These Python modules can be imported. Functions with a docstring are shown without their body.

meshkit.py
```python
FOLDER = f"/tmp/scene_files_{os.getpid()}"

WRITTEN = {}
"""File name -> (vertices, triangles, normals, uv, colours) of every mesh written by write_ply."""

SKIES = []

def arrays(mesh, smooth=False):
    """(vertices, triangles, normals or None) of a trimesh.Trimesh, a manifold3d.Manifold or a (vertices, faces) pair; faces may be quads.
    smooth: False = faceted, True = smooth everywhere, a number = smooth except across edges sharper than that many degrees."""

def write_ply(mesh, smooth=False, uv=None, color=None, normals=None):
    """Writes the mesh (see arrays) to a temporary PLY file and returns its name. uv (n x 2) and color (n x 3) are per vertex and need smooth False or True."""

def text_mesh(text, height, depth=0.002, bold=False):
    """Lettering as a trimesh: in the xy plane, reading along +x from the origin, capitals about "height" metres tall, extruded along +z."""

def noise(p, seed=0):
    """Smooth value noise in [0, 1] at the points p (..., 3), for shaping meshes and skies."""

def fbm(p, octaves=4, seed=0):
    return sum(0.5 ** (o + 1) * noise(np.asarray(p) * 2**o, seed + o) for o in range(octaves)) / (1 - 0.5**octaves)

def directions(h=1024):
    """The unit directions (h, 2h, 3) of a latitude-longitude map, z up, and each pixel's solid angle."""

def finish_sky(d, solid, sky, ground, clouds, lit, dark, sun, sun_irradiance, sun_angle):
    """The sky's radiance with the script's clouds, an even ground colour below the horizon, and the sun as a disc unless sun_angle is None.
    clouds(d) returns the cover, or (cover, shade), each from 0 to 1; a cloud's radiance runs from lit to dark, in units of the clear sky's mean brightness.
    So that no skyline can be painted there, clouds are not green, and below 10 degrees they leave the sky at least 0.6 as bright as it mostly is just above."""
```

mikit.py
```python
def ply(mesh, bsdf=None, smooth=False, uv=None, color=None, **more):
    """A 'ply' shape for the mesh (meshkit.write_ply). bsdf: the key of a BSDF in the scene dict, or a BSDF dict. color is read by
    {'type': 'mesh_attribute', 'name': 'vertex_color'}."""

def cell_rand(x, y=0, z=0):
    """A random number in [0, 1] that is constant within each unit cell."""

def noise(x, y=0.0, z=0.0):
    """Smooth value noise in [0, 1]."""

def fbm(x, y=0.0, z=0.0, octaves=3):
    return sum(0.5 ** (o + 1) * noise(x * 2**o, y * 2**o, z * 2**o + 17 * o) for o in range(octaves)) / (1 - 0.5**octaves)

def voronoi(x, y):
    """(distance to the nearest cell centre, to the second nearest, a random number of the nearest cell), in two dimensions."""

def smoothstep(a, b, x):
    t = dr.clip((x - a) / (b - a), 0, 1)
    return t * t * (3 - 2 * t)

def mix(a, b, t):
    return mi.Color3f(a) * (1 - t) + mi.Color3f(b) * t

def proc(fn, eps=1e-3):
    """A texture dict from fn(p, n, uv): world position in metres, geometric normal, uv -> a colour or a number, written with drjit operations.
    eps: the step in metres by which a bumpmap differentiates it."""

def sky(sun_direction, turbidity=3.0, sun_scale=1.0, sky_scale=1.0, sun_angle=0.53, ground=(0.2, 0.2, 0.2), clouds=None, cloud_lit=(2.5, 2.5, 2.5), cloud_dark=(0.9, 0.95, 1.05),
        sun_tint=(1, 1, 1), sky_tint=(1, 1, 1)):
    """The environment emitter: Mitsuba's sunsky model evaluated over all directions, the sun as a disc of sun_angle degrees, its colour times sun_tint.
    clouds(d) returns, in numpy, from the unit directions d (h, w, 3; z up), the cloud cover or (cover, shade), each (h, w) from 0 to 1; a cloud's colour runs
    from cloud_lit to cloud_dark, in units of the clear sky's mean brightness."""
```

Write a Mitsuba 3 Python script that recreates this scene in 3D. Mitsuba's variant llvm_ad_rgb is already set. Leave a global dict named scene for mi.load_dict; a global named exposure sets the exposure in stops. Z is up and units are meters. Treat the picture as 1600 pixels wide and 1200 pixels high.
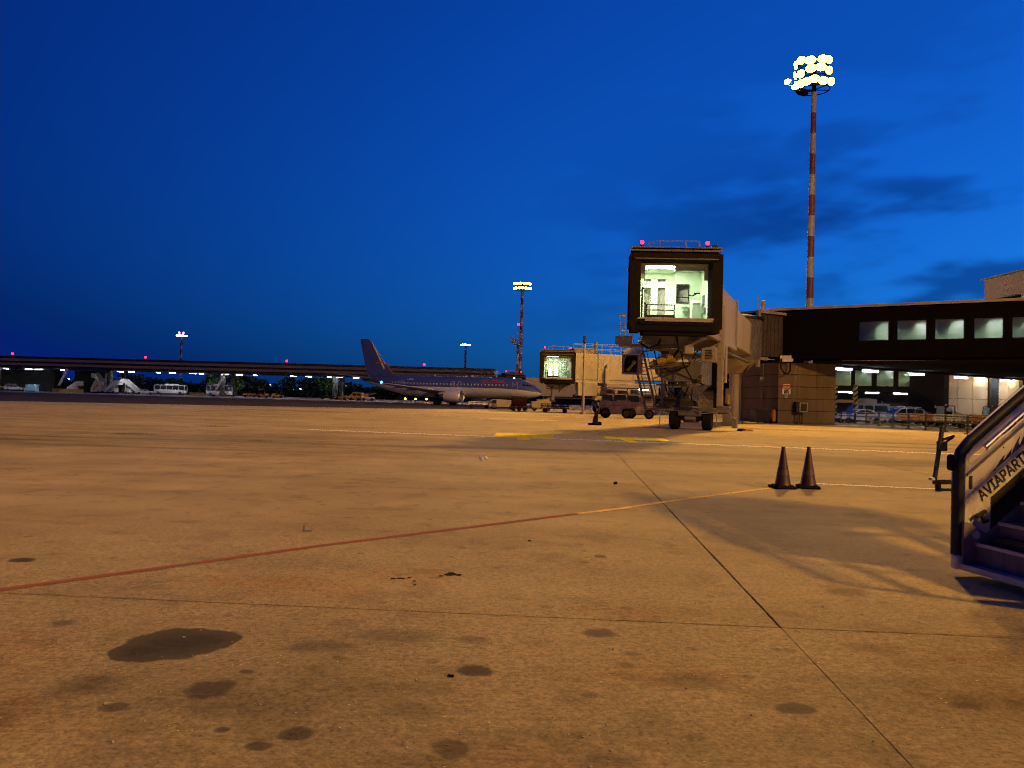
import math, random
import numpy as np
import trimesh
import manifold3d
from shapely.geometry import Polygon
import drjit as dr
import mitsuba as mi
import mikit, meshkit
from mikit import proc, noise, fbm, voronoi, smoothstep, mix

T = mi.ScalarTransform4f
rng = np.random.default_rng(7)
random.seed(7)
scene, labels = {}, {}

# ------------------------------------------------------------------ camera, sky, exposure
exposure = 1.3
EYE = 1.65
_roll, _pitch = math.radians(1.52), math.radians(0.995)
scene['camera'] = {
    'type': 'perspective', 'fov': 65.24, 'fov_axis': 'x', 'near_clip': 0.05, 'far_clip': 6000.0,
    'to_world': T().look_at(origin=[0, 0, EYE], target=[0, math.cos(_pitch), EYE + math.sin(_pitch)],
                            up=[-math.sin(_roll), 0, math.cos(_roll)]),
}
SUN_AZ, SUN_EL = math.radians(62), math.radians(8.0)
_sun = [math.sin(SUN_AZ) * math.cos(SUN_EL), math.cos(SUN_AZ) * math.cos(SUN_EL), math.sin(SUN_EL)]


def dusk_clouds(d):
    """Night rising on the side away from the set sun, and a few dusky wisps low over the bright side."""
    az = np.degrees(np.arctan2(d[..., 0], d[..., 1]))
    el = np.degrees(np.arcsin(np.clip(d[..., 2], -1, 1)))
    away = np.degrees(np.arccos(np.clip(d[..., 0] * math.sin(SUN_AZ) + d[..., 1] * math.cos(SUN_AZ), -1, 1)))
    t = np.clip((away - 42) / 85, 0, 1)
    low = np.exp(-np.maximum(el, 0) / 7.0)
    veil = 0.90 * t * t * (3 - 2 * t) + 0.5 * low * np.clip((away - 18) / 40, 0, 1)
    q = np.stack([az / 9.0 + el / 26.0, el / 2.6 - az / 30.0, az * 0 + 3.3], -1)
    n = meshkit.fbm(q, 5, seed=11)
    big = meshkit.fbm(np.stack([az / 16.0, el / 9.0, az * 0 + 1.7], -1), 3, seed=5)
    wisp = np.clip((n * 0.6 + big * 0.4 - 0.45) / 0.10, 0, 1)
    wisp = wisp * wisp * (3 - 2 * wisp)
    nt = np.clip((66 - away) / 24, 0, 1)
    near = nt * nt * (3 - 2 * nt) * np.clip((el - 1) / 4, 0, 1) * np.exp(-np.maximum(el - 13, 0) / 6)
    cover = 1 - (1 - np.clip(veil, 0, 0.93)) * (1 - 0.6 * wisp * near)
    return np.clip(cover, 0, 0.95), np.ones_like(cover)


scene['sky_light'] = mikit.sky(_sun, turbidity=2, sun_scale=0.0, sky_scale=1.0, ground=(0.03, 0.02, 0.012), clouds=dusk_clouds,
                               cloud_lit=(0.01, 0.05, 0.5), cloud_dark=(0.002, 0.019, 0.66), sky_tint=(0.035, 0.62, 3.0))
scene['sky_light']['sampling_weight'] = 0.25

SODIUM = np.array([1.0, 0.52, 0.10])
COOL = np.array([0.86, 0.94, 1.0])


# ------------------------------------------------------------------ helpers: meshes
def mat4(x=0, y=0, z=0, rz=0, rx=0, ry=0):
    m = trimesh.transformations.euler_matrix(math.radians(rx), math.radians(ry), math.radians(rz), 'sxyz')
    m[:3, 3] = (x, y, z)
    return m


def TM(v, f):
    return trimesh.Trimesh(np.asarray(v, float), np.asarray(f, int), process=False)


_BV = np.array([[x, y, z] for x in (-.5, .5) for y in (-.5, .5) for z in (-.5, .5)])
_BF = np.array([[0, 1, 3], [0, 3, 2], [4, 6, 7], [4, 7, 5], [0, 4, 5], [0, 5, 1], [2, 3, 7], [2, 7, 6], [0, 2, 6], [0, 6, 4], [1, 5, 7], [1, 7, 3]])


def B(cx, cy, cz, sx, sy, sz, rz=0, rx=0, ry=0, ch=0):
    """A box by centre and size, turned about its centre; ch chamfers its edges."""
    if ch:
        s = np.array([sx, sy, sz]) / 2
        ch = min(ch, s.min() * 0.9)
        pts = []
        for a in range(3):
            for sg in np.ndindex(2, 2, 2):
                p = (np.array(sg) * 2 - 1) * s
                q = p.copy()
                for b in range(3):
                    if b != a:
                        q[b] -= np.sign(p[b]) * ch
                pts.append(q)
        m = trimesh.convex.convex_hull(np.array(pts))
        m = TM(m.vertices, m.faces)
    else:
        m = TM(_BV * [sx, sy, sz], _BF)
    m.apply_transform(mat4(cx, cy, cz, rz, rx, ry))
    return m


def frame_of(d):
    d = d / np.linalg.norm(d)
    a = np.cross(d, [0, 0, 1.0] if abs(d[2]) < 0.95 else [1.0, 0, 0])
    a /= np.linalg.norm(a)
    return a, np.cross(d, a)


def CY(p, q, r, r2=None, n=12):
    """A closed cylinder or frustum from p to q."""
    p, q = np.array(p, float), np.array(q, float)
    r2 = r if r2 is None else r2
    a, b = frame_of(q - p)
    t = np.arange(n) * 2 * np.pi / n
    ring = np.cos(t)[:, None] * a + np.sin(t)[:, None] * b
    v = np.vstack([p + ring * r, q + ring * r2, [p], [q]])
    i = np.arange(n)
    j = (i + 1) % n
    f = np.vstack([np.c_[i, j, j + n], np.c_[i, j + n, i + n], np.c_[j, i, i * 0 + 2 * n], np.c_[i + n, j + n, i * 0 + 2 * n + 1]])
    return TM(v, f)


def TU(pts, r, n=8):
    """A round tube along a polyline with mitred joints."""
    p = np.array(pts, float)
    d = np.gradient(p, axis=0)
    d /= np.linalg.norm(d, axis=1, keepdims=True)
    a, _ = frame_of(d[0])
    rings = []
    for k in range(len(p)):
        a = a - d[k] * (a @ d[k])
        a /= np.linalg.norm(a)
        b = np.cross(d[k], a)
        t = np.arange(n) * 2 * np.pi / n
        rings.append(p[k] + r * (np.cos(t)[:, None] * a + np.sin(t)[:, None] * b))
    return LOFT(rings)


def LOFT(rings, cap=True, closed=True):
    rings = [np.asarray(r, float) for r in rings]
    n = len(rings[0])
    v = np.vstack(rings)
    f = []
    m = n if closed else n - 1
    for k in range(len(rings) - 1):
        i = np.arange(m)
        j = (i + 1) % n
        f += [np.c_[i + k * n, j + k * n, j + (k + 1) * n], np.c_[i + k * n, j + (k + 1) * n, i + (k + 1) * n]]
    if cap and closed:
        o = (len(rings) - 1) * n
        i = np.arange(1, n - 1)
        f += [np.c_[i * 0, i + 1, i], np.c_[i * 0 + o, i + o, i + 1 + o]]
    return TM(v, np.vstack(f))


def PR(poly, y0, y1, plane='xz'):
    """A polygon of (a, b) points pushed from y0 to y1 along the third axis."""
    m = trimesh.creation.extrude_polygon(poly if isinstance(poly, Polygon) else Polygon(poly), abs(y1 - y0), engine='earcut')
    v = np.array(m.vertices)
    lo = min(y0, y1)
    if plane == 'xz':
        w = np.c_[v[:, 0], v[:, 2] + lo, v[:, 1]]
        return TM(w, m.faces[:, ::-1])
    if plane == 'yz':
        return TM(np.c_[v[:, 2] + lo, v[:, 0], v[:, 1]], m.faces)
    return TM(np.c_[v[:, 0], v[:, 1], v[:, 2] + lo], m.faces)


def bar(p, q, w, h=None):
    """A square bar from p to q, h measured towards up."""
    p, q = np.array(p, float), np.array(q, float)
    h = w if h is None else h
    a, b = frame_of(q - p)
    c = [a * w / 2 * s + b * h / 2 * t for s, t in ((-1, -1), (1, -1), (1, 1), (-1, 1))]
    return LOFT([[p + k for k in c], [q + k for k in c]])


def M(*ms):
    flat = []
    for m in ms:
        flat += list(m) if isinstance(m, (list, tuple)) else [m]
    v, f, o = [], [], 0
    for m in flat:
        v.append(np.asarray(m.vertices))
        f.append(np.asarray(m.faces) + o)
        o += len(m.vertices)
    return TM(np.vstack(v), np.vstack(f))


def moved(m, *a, **k):
    m = TM(m.vertices.copy(), m.faces.copy())
    m.apply_transform(mat4(*a, **k))
    return m


def SPH(c, r, n=1, s=(1, 1, 1)):
    m = trimesh.creation.icosphere(n, r)
    return TM(np.asarray(m.vertices) * s + c, m.faces)


def QUAD(c, u, v):
    """A one-sided rectangle about c with half axes u, v; it faces u x v."""
    c, u, v = (np.array(x, float) for x in (c, u, v))
    return TM([c - u - v, c + u - v, c + u + v, c - u + v], [[0, 1, 2], [0, 2, 3]])


# ------------------------------------------------------------------ helpers: entries
_place = [np.eye(4)]
_used = set()


class at:
    def __init__(self, *a, **k):
        self.m = a[0] if a and isinstance(a[0], np.ndarray) else mat4(*a, **k)

    def __enter__(self):
        _place.append(_place[-1] @ self.m)

    def __exit__(self, *_):
        _place.pop()


def numbered(name):
    key, k = name, 0
    while key in _used:
        k += 1
        key = f'{name}_{k:03d}'
    _used.add(key)
    return key


def thing(name, label, cat, group=None):
    key = numbered(name)
    labels[key] = {'label': label, 'category': cat}
    if group:
        labels[key]['group'] = group
    return key


def obj(parent, name, mesh, bsdf, smooth=40, kind=None, label=None, **more):
    key = numbered(f'{parent}__{name}' if parent else name)
    if smooth and len(mesh.faces) <= 12:
        smooth = False
    d = mikit.ply(mesh, bsdf, smooth=smooth, **more)
    if not np.allclose(_place[-1], np.eye(4)):
        d['to_world'] = T(_place[-1].tolist())
    scene[key] = d
    if kind or label:
        labels[key] = {}
        if kind:
            labels[key]['kind'] = kind
        if label:
            labels[key]['label'] = label
    return key


def struct(name, mesh, bsdf, label, smooth=False):
    return obj(None, name, mesh, bsdf, smooth, kind='structure', label=label)


def lamp(parent, name, mesh, rgb, weight=0.0, label=None):
    key = obj(parent, name, mesh, 'lamp_glass', False, label=label)
    scene[key]['emitter'] = {'type': 'area', 'radiance': {'type': 'rgb', 'value': [float(x) for x in rgb]}, 'sampling_weight': float(weight)}
    return key


# ------------------------------------------------------------------ materials
def rgb(*c):
    return {'type': 'rgb', 'value': list(c)}


def two(d):
    return {'type': 'twosided', 'bsdf': d}


def flat_mat(name, c):
    scene[name] = two({'type': 'diffuse', 'reflectance': rgb(*c)})


def paint(name, c, a=0.25):
    scene[name] = two({'type': 'roughplastic', 'diffuse_reflectance': rgb(*c), 'alpha': a, 'distribution': 'ggx'})


def worn_paint(name, c, dirt, amount=0.5, scale=1.0, a=0.3):
    c, dirt = list(c), list(dirt)

    def fn(p, n, uv):
        k = fbm(p.x * 1.3 * scale, p.y * 1.3 * scale, p.z * 0.5 * scale, 3)
        s = fbm(p.x * 7 * scale + 3, p.y * 7 * scale, p.z * 0.9 * scale, 2)
        return mix(c, dirt, amount * dr.clip(smoothstep(0.42, 0.75, k) * 0.6 + smoothstep(0.5, 0.8, s) * 0.5, 0, 1))
    scene[name] = two({'type': 'roughplastic', 'diffuse_reflectance': proc(fn), 'alpha': a, 'distribution': 'ggx'})


flat_mat('lamp_glass', (0.02, 0.02, 0.02))

STAINS = [(-2.13, 5.22, .32, .35, 1.0), (-2.02, 5.30, .27, .26, 1.0), (-2.27, 5.07, .20, .20, 1.0), (-1.63, 4.43, .14, .15, .68), (-2.0, 4.15, .08, .07, .6), (-.19, 4.85, .125, .11, .8), (-.99, 3.89, .10, .09, .72),
          (-1.13, 3.75, .07, .055, .66), (-1.37, 3.92, .04, .035, .66), (-.24, 3.76, .09, .11, .6), (-2.33, 4.46, .2, .17, .4), (.66, 5.69, .13, .12, .66),
          (1.6, 4.39, .12, .09, .66), (3.07, 7.16, .2, .18, .4), (-4.57, 7.57, .13, .12, .8), (-1.51, 4.73, .05, .04, .6), (.99, 8.47, .07, .1, .6),
          (-13.5, 28.7, .85, .45, .6), (-13.5, 36.5, .7, .7, .55), (-8.24, 26.6, .55, .3, .6), (2.43, 5.55, .16, .11, .25), (.84, 5.25, .08, .06, .4), (.76, 5.02, .07, .05, .4),
          (3.4, 3.9, .16, .1, .5), (1.1, 4.75, .25, .16, .35), (-.75, 5.5, .35, .2, .36), (-1.2, 5.25, .2, .14, .42), (-.2, 5.45, .12, .1, .4), (-1.45, 4.15, .2, .12, .3), (-2.6, 3.9, .2, .15, .35), (1.9, 3.6, .16, .1, .4), (2.6, 4.5, .1, .07, .5), (-.5, 4.2, .2, .14, .3), (.5, 3.7, .14, .09, .35), (-3.1, 5.6, .1, .08, .5), (-3.0, 4.3, .12, .1, .5), (4.6, 10.4, .3, .25, .3), (5.4, 12.2, .35, .3, .3)]
RUST = [(-1.9, 6.9, 1.2, .5, .7), (-.9, 7.4, .7, .5, .5), (2.9, 4.6, .6, .5, .5), (.9, 4.9, .7, .35, .45), (1.0, 6.35, .8, .3, .45), (-3.3, 4.9, .8, .7, .4), (3.0, 5.4, .9, .4, .45), (-2.6, 4.0, .9, .6, .4), (.2, 3.5, .8, .4, .4)]


def concrete_fn(p, n, uv):
    x, y = p.x, p.y
    wx = (noise(x * 3.1, y * 3.1) - 0.5) * 0.8 + (noise(x * 11, y * 11) - 0.5) * 0.5 + (noise(x * 40, y * 40) - 0.5) * 0.2
    wy = (noise(x * 3.1 + 40, y * 3.1) - 0.5) * 0.8 + (noise(x * 11 + 9, y * 11) - 0.5) * 0.5 + (noise(x * 40 + 5, y * 40) - 0.5) * 0.2
    oil = mi.Float(0)
    for cx, cy, rx, ry, s in STAINS:
        w = 0.35 if s > 0.95 else 0.6
        d = dr.sqrt(dr.square((x - cx) / rx + wx * w) + dr.square((y - cy) / ry + wy * w))
        lo_, hi_ = (0.92, 1.05) if s > 0.95 else (0.72, 1.15) if s > 0.5 else (0.45, 1.3)
        oil = dr.maximum(oil, min(1.0, s * 1.18) * (1 - smoothstep(lo_, hi_, d)) * (0.86 + 0.14 * smoothstep(0.0, 0.8, 1 - d)))
    rust = mi.Float(0)
    for cx, cy, rx, ry, s in RUST:
        d = dr.sqrt(dr.square((x - cx) / rx + wx * 0.7) + dr.square((y - cy) / ry + wy * 0.7))
        rust = dr.maximum(rust, s * (1 - smoothstep(0.1, 1.1, d)))
    big = fbm(x * 0.11 + 5, y * 0.11, 0, 3)
    mid = fbm(x * 0.9, y * 0.9 + 3, 0, 4)
    blot = fbm(x * 2.7 + 11, y * 3.3, 0, 3)
    fine = fbm(x * 38, y * 38, 0, 2)
    grit = noise(x * 95, y * 95)
    broom = noise(x * 7 + y * 1.2, y * 95)
    streak = fbm(x * 0.12 + 2, y * 1.1, 0, 3)
    near = 1 - smoothstep(6, 16, dr.sqrt(x * x + y * y))
    v = 0.80 + 0.26 * (big - 0.5) + 0.34 * (mid - 0.5) + 0.28 * (streak - 0.5)
    v -= 0.13 * smoothstep(0.55, 0.78, blot)
    v *= 1 + near * (0.62 * (fine - 0.5) + 0.40 * (grit - 0.5) + 0.2 * (broom - 0.5))
    # wheel tracks and scuffs: long thin dark smears
    tr = smoothstep(0.63, 0.80, fbm(x * 0.05 + 7, y * 0.55 + x * 0.03, 0, 3))
    v *= 1 - 0.36 * tr
    drops = voronoi(x * 2.1, y * 2.1)
    spot = (1 - smoothstep(0.05, 0.13, drops[0] + wx * 0.05)) * smoothstep(0.72, 0.76, drops[2])
    v *= 1 - 0.30 * spot
    peb = voronoi(x * 16, y * 16)
    v *= 1 - 0.45 * near * (1 - smoothstep(0.07, 0.13, peb[0])) * smoothstep(0.90, 0.93, peb[2])
    c = mix((0.305, 0.240, 0.112), (0.345, 0.278, 0.140), big)
    c = mix(c, (0.270, 0.160, 0.058), rust)
    c = c * v
    white = (1 - smoothstep(0.05, 0.09, peb[0])) * (1 - smoothstep(0.012, 0.02, peb[2])) * near
    c = mix(c, (0.62, 0.58, 0.5), white)
    return mix(c, (0.028, 0.023, 0.018), oil * (0.86 + 0.14 * fine))


def concrete_bump(p, n, uv):
    x, y = p.x, p.y
    far = 1 - smoothstep(9, 22, dr.sqrt(x * x + y * y))
    return (fbm(x * 34, y * 34, 0, 3) * 0.0035 + noise(x * 120, y * 120) * 0.0012 + noise(x * 8 + y * 1.3, y * 90) * 0.0009) * far


scene['concrete'] = {'type': 'bumpmap', 'arbitrary': {**proc(concrete_bump, 2e-3)}, 'scale': 1.0,
                     'bsdf': {'type': 'principled', 'base_color': proc(concrete_fn), 'roughness': 0.8, 'specular': 0.04}}


def asphalt_fn(p, n, uv):
    v = 0.7 + 0.5 * (fbm(p.x * 0.06, p.y * 0.2, 0, 3) - 0.5) + 0.4 * (noise(p.x * 0.7, p.y * 0.7) - 0.5)
    return mix((0.045, 0.040, 0.038), (0.085, 0.076, 0.070), v)


scene['asphalt'] = two({'type': 'diffuse', 'reflectance': proc(asphalt_fn)})
flat_mat('far_concrete', (0.24, 0.235, 0.225))
flat_mat('joint_filler', (0.035, 0.028, 0.021))


def worn_line(name, c, under, wear):
    c, under = list(c), list(under)

    def fn(p, n, uv):
        k = fbm(p.x * 5, p.y * 5, 0, 3) * 0.6 + noise(p.x * 60, p.y * 60) * 0.4
        return mix(c, under, wear * smoothstep(0.40, 0.66, k) + 0.25 * wear * noise(p.x * 0.8, p.y * 0.8 + 4))
    scene[name] = two({'type': 'diffuse', 'reflectance': proc(fn)})


worn_line('red_line_paint', (0.30, 0.085, 0.045), (0.20, 0.13, 0.095), 0.8)
worn_line('white_line_paint', (0.85, 0.80, 0.68), (0.62, 0.56, 0.45), 0.35)
worn_line('yellow_line_paint', (0.90, 0.70, 0.04), (0.50, 0.40, 0.14), 0.4)
worn_line('ochre_line_paint', (0.80, 0.52, 0.14), (0.42, 0.32, 0.18), 0.7)


def block_fn(p, n, uv):
    k = fbm(p.x * 1.1 + p.y, p.z * 0.5, 2.0, 3)
    s = fbm((p.x + p.y) * 5, p.z * 0.5, 7.0, 3)
    cellv = mikit.cell_rand((p.x * 0.985 + p.y) / 0.78, p.z * 0, 3.0)
    return mix((0.11, 0.083, 0.054), (0.21, 0.165, 0.118), dr.clip(0.5 * k + 0.35 * s + 0.3 * cellv, 0, 1))


scene['block_concrete'] = two({'type': 'diffuse', 'reflectance': proc(block_fn)})
worn_paint('cream_paint', (0.46, 0.40, 0.32), (0.30, 0.23, 0.16), 0.5, 0.25)
worn_paint('steel_dirty', (0.22, 0.20, 0.18), (0.10, 0.075, 0.05), 0.8, 1.5)
worn_paint('panel_white', (0.78, 0.73, 0.64), (0.46, 0.38, 0.29), 0.5, 2.2, 0.2)
worn_paint('lilac_paint', (0.25, 0.205, 0.215), (0.13, 0.10, 0.095), 0.7, 2.5, 0.3)
worn_paint('cone_orange', (0.075, 0.020, 0.009), (0.03, 0.014, 0.009), 0.9, 4.0, 0.25)
paint('white_paint', (0.70, 0.70, 0.68))
paint('grey_paint', (0.30, 0.30, 0.31))
paint('dark_paint', (0.012, 0.0095, 0.008), 0.35)
paint('black_plastic', (0.012, 0.012, 0.012), 0.3)
flat_mat('rubber', (0.016, 0.015, 0.014))
flat_mat('canopy_fabric', (0.022, 0.017, 0.014))
paint('yellow_paint', (0.60, 0.42, 0.04))
paint('orange_paint', (0.55, 0.22, 0.02))
paint('red_paint', (0.42, 0.045, 0.03))
paint('blue_paint', (0.06, 0.12, 0.40))
paint('airframe_blue', (0.075, 0.115, 0.34), 0.2)
paint('airframe_white', (0.82, 0.80, 0.76), 0.2)
paint('airframe_red', (0.72, 0.10, 0.05), 0.3)
paint('mast_white', (0.46, 0.44, 0.42))
paint('mast_red', (0.20, 0.06, 0.032))
paint('dark_window', (0.010, 0.012, 0.015), 0.06)
flat_mat('interior_paint', (0.60, 0.68, 0.54))
flat_mat('interior_floor', (0.12, 0.13, 0.11))
flat_mat('corridor_interior', (0.44, 0.58, 0.44))
flat_mat('soffit_dark', (0.030, 0.027, 0.024))
flat_mat('fin_glint_gold', (0.85, 0.68, 0.30))  # colour of the painted reflections on the fin
worn_paint('link_brown', (0.10, 0.08, 0.062), (0.06, 0.045, 0.03), 0.8, 1.5)
flat_mat('rim_paint', (0.07, 0.06, 0.05))
flat_mat('tar_brown', (0.03, 0.024, 0.017))
flat_mat('corridor_black', (0.0065, 0.0055, 0.005))
flat_mat('grimy_dark', (0.05, 0.042, 0.034))
flat_mat('lobby_black', (0.008, 0.008, 0.008))
flat_mat('beige_wall', (0.55, 0.43, 0.28))
flat_mat('louvre_beige', (0.20, 0.165, 0.13))
flat_mat('trunk_bark', (0.05, 0.04, 0.03))
flat_mat('foliage_dark', (0.030, 0.045, 0.022))
flat_mat('foliage_green', (0.07, 0.13, 0.05))
scene['metal'] = two({'type': 'roughconductor', 'material': 'Al', 'alpha': 0.3})
scene['gold_foil'] = two({'type': 'roughconductor', 'material': 'Au', 'alpha': 0.45})
scene['pane'] = {'type': 'thindielectric', 'int_ior': 1.5}

# ------------------------------------------------------------------ ground
AX = math.radians(-3.8)                                  # the slabs' grid is turned a little from the view
E1, E2 = np.array([math.cos(AX), math.sin(AX)]), np.array([-math.sin(AX), math.cos(AX)])
G0 = np.array([2.04, 5.96])
SW, SL = 7.5, 9.0


def grid_pt(a, b):
    return G0 + a * E1 + b * E2


R = 3500.0
struct('ground', TM([[-R, -R, -.012], [R, -R, -.012], [R, R, -.012], [-R, R, -.012]], [[0, 1, 2], [0, 2, 3]]), 'joint_filler', 'dark ground below the concrete apron reaching to the horizon')

apron = 'apron'
_used.add(apron)
labels[apron] = {'kind': 'structure', 'label': 'stained concrete apron of large slabs lit by sodium floodlights'}
I0, I1, J0, J1 = -6, 6, -2, 8


def slab(i, j):
    """One slab: a worn outline, its rim chamfered into the joint."""
    near = abs(i + 0.5) <= 2.5 and -1 <= j <= 1
    x0, x1, y0, y1 = i * SW, (i + 1) * SW, j * SL, (j + 1) * SL

    def gap(axis, k):                                   # half width of a joint
        if axis == 'x' and k == 0:
            return (0.006 if j == 0 else 0.003) if j >= 0 else 0.0016
        if axis == 'y' and k == 0:
            return 0.009
        return 0.002 if near else 0.001
    x0 += gap('x', i); x1 -= gap('x', i + 1); y0 += gap('y', j); y1 -= gap('y', j + 1)
    n = 90 if near else 1
    t = np.arange(n) / n
    e = [np.c_[x0 + (x1 - x0) * t, np.full(n, y0)], np.c_[np.full(n, x1), y0 + (y1 - y0) * t], np.c_[x1 - (x1 - x0) * t, np.full(n, y1)], np.c_[np.full(n, x0), y1 - (y1 - y0) * t]]
    ring = np.vstack(e)
    c = np.array([(x0 + x1) / 2, (y0 + y1) / 2])
    if near:
        r = np.random.default_rng(100 + i * 31 + j)
        w = (r.random(len(ring)) ** 3 * 0.006 + (r.random(len(ring)) > 0.95) * r.random(len(ring)) * 0.016) * (0.9 if j >= 0 else 0.25)
        dirn = np.sign(c - ring) * np.array([np.repeat([0, 1, 0, 1], n), np.repeat([1, 0, 1, 0], n)]).T
        ring = ring + dirn * w[:, None]
    cham = (0.003 if j >= 0 else 0.0015) if near else 0.001
    inn = c + (ring - c) * (1 - np.array([2 * cham / (x1 - x0), 2 * cham / (y1 - y0)]))
    core = c + np.array([[-1, -1], [1, -1], [1, 1], [-1, 1]]) * (np.array([x1 - x0, y1 - y0]) / 2 - 0.08)
    k = len(ring)
    P = np.vstack([np.c_[ring, np.full(k, -0.02)], np.c_[ring, np.full(k, -cham)], np.c_[inn, np.zeros(k)], np.c_[core, np.zeros(4)]])
    P[:, :2] = G0 + P[:, :1] * E1 + P[:, 1:2] * E2
    a = np.arange(k); b = (a + 1) % k
    f = [np.c_[a, b, b + k], np.c_[a, b + k, a + k], np.c_[a + k, b + k, b + 2 * k], np.c_[a + k, b + 2 * k, a + 2 * k]]
    o = 3 * k
    for s in range(4):
        ids = (np.arange(n) + s * n) + 2 * k
        nxt = (np.arange(n) + s * n + 1) % k + 2 * k
        m = (n + 1) // 2
        for q in range(n):
            f.append(np.array([[ids[q], nxt[q], o + s if q < m else o + (s + 1) % 4]]))
        f.append(np.array([[nxt[m - 1], o + (s + 1) % 4, o + s]]))
    f.append(np.array([[o, o + 1, o + 2], [o, o + 2, o + 3]]))
    return TM(P, np.vstack(f))


for j in range(J0, J1):
    for i in range(I0, I1):
        obj(apron, 'slab', slab(i, j), 'concrete', False)


def sheet(pts, z):
    """A flat polygon facing up."""
    po = Polygon(pts)
    v, f = trimesh.creation.triangulate_polygon(po, engine='earcut')
    m = TM(np.c_[v, np.full(len(v), z)], f)
    return m if m.face_normals[0][2] > 0 else TM(m.vertices, m.faces[:, ::-1])


a0, a1, b0, b1 = I0 * SW, I1 * SW, J0 * SL, J1 * SL
outer = [(-400, -300), (400, -300), (400, 800), (-400, 800)]
ring_pts = Polygon(outer, [[tuple(grid_pt(*q)) for q in ((a0, b0), (a1, b0), (a1, b1), (a0, b1))]])
v, f = trimesh.creation.triangulate_polygon(ring_pts, engine='earcut')
mm = TM(np.c_[v, np.full(len(v), -0.003)], f)
if mm.face_normals[0][2] < 0:
    mm = TM(mm.vertices, mm.faces[:, ::-1])
obj(apron, 'outer_concrete', mm, 'concrete', False)
struct('taxiway', sheet([(-400, 60), (-60, 76), (-30, 87), (-14, 95), (-2, 112), (10, 150), (12, 172), (-400, 172)], 0.004), 'asphalt', 'dark asphalt taxiway crossing behind the concrete apron')


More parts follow.
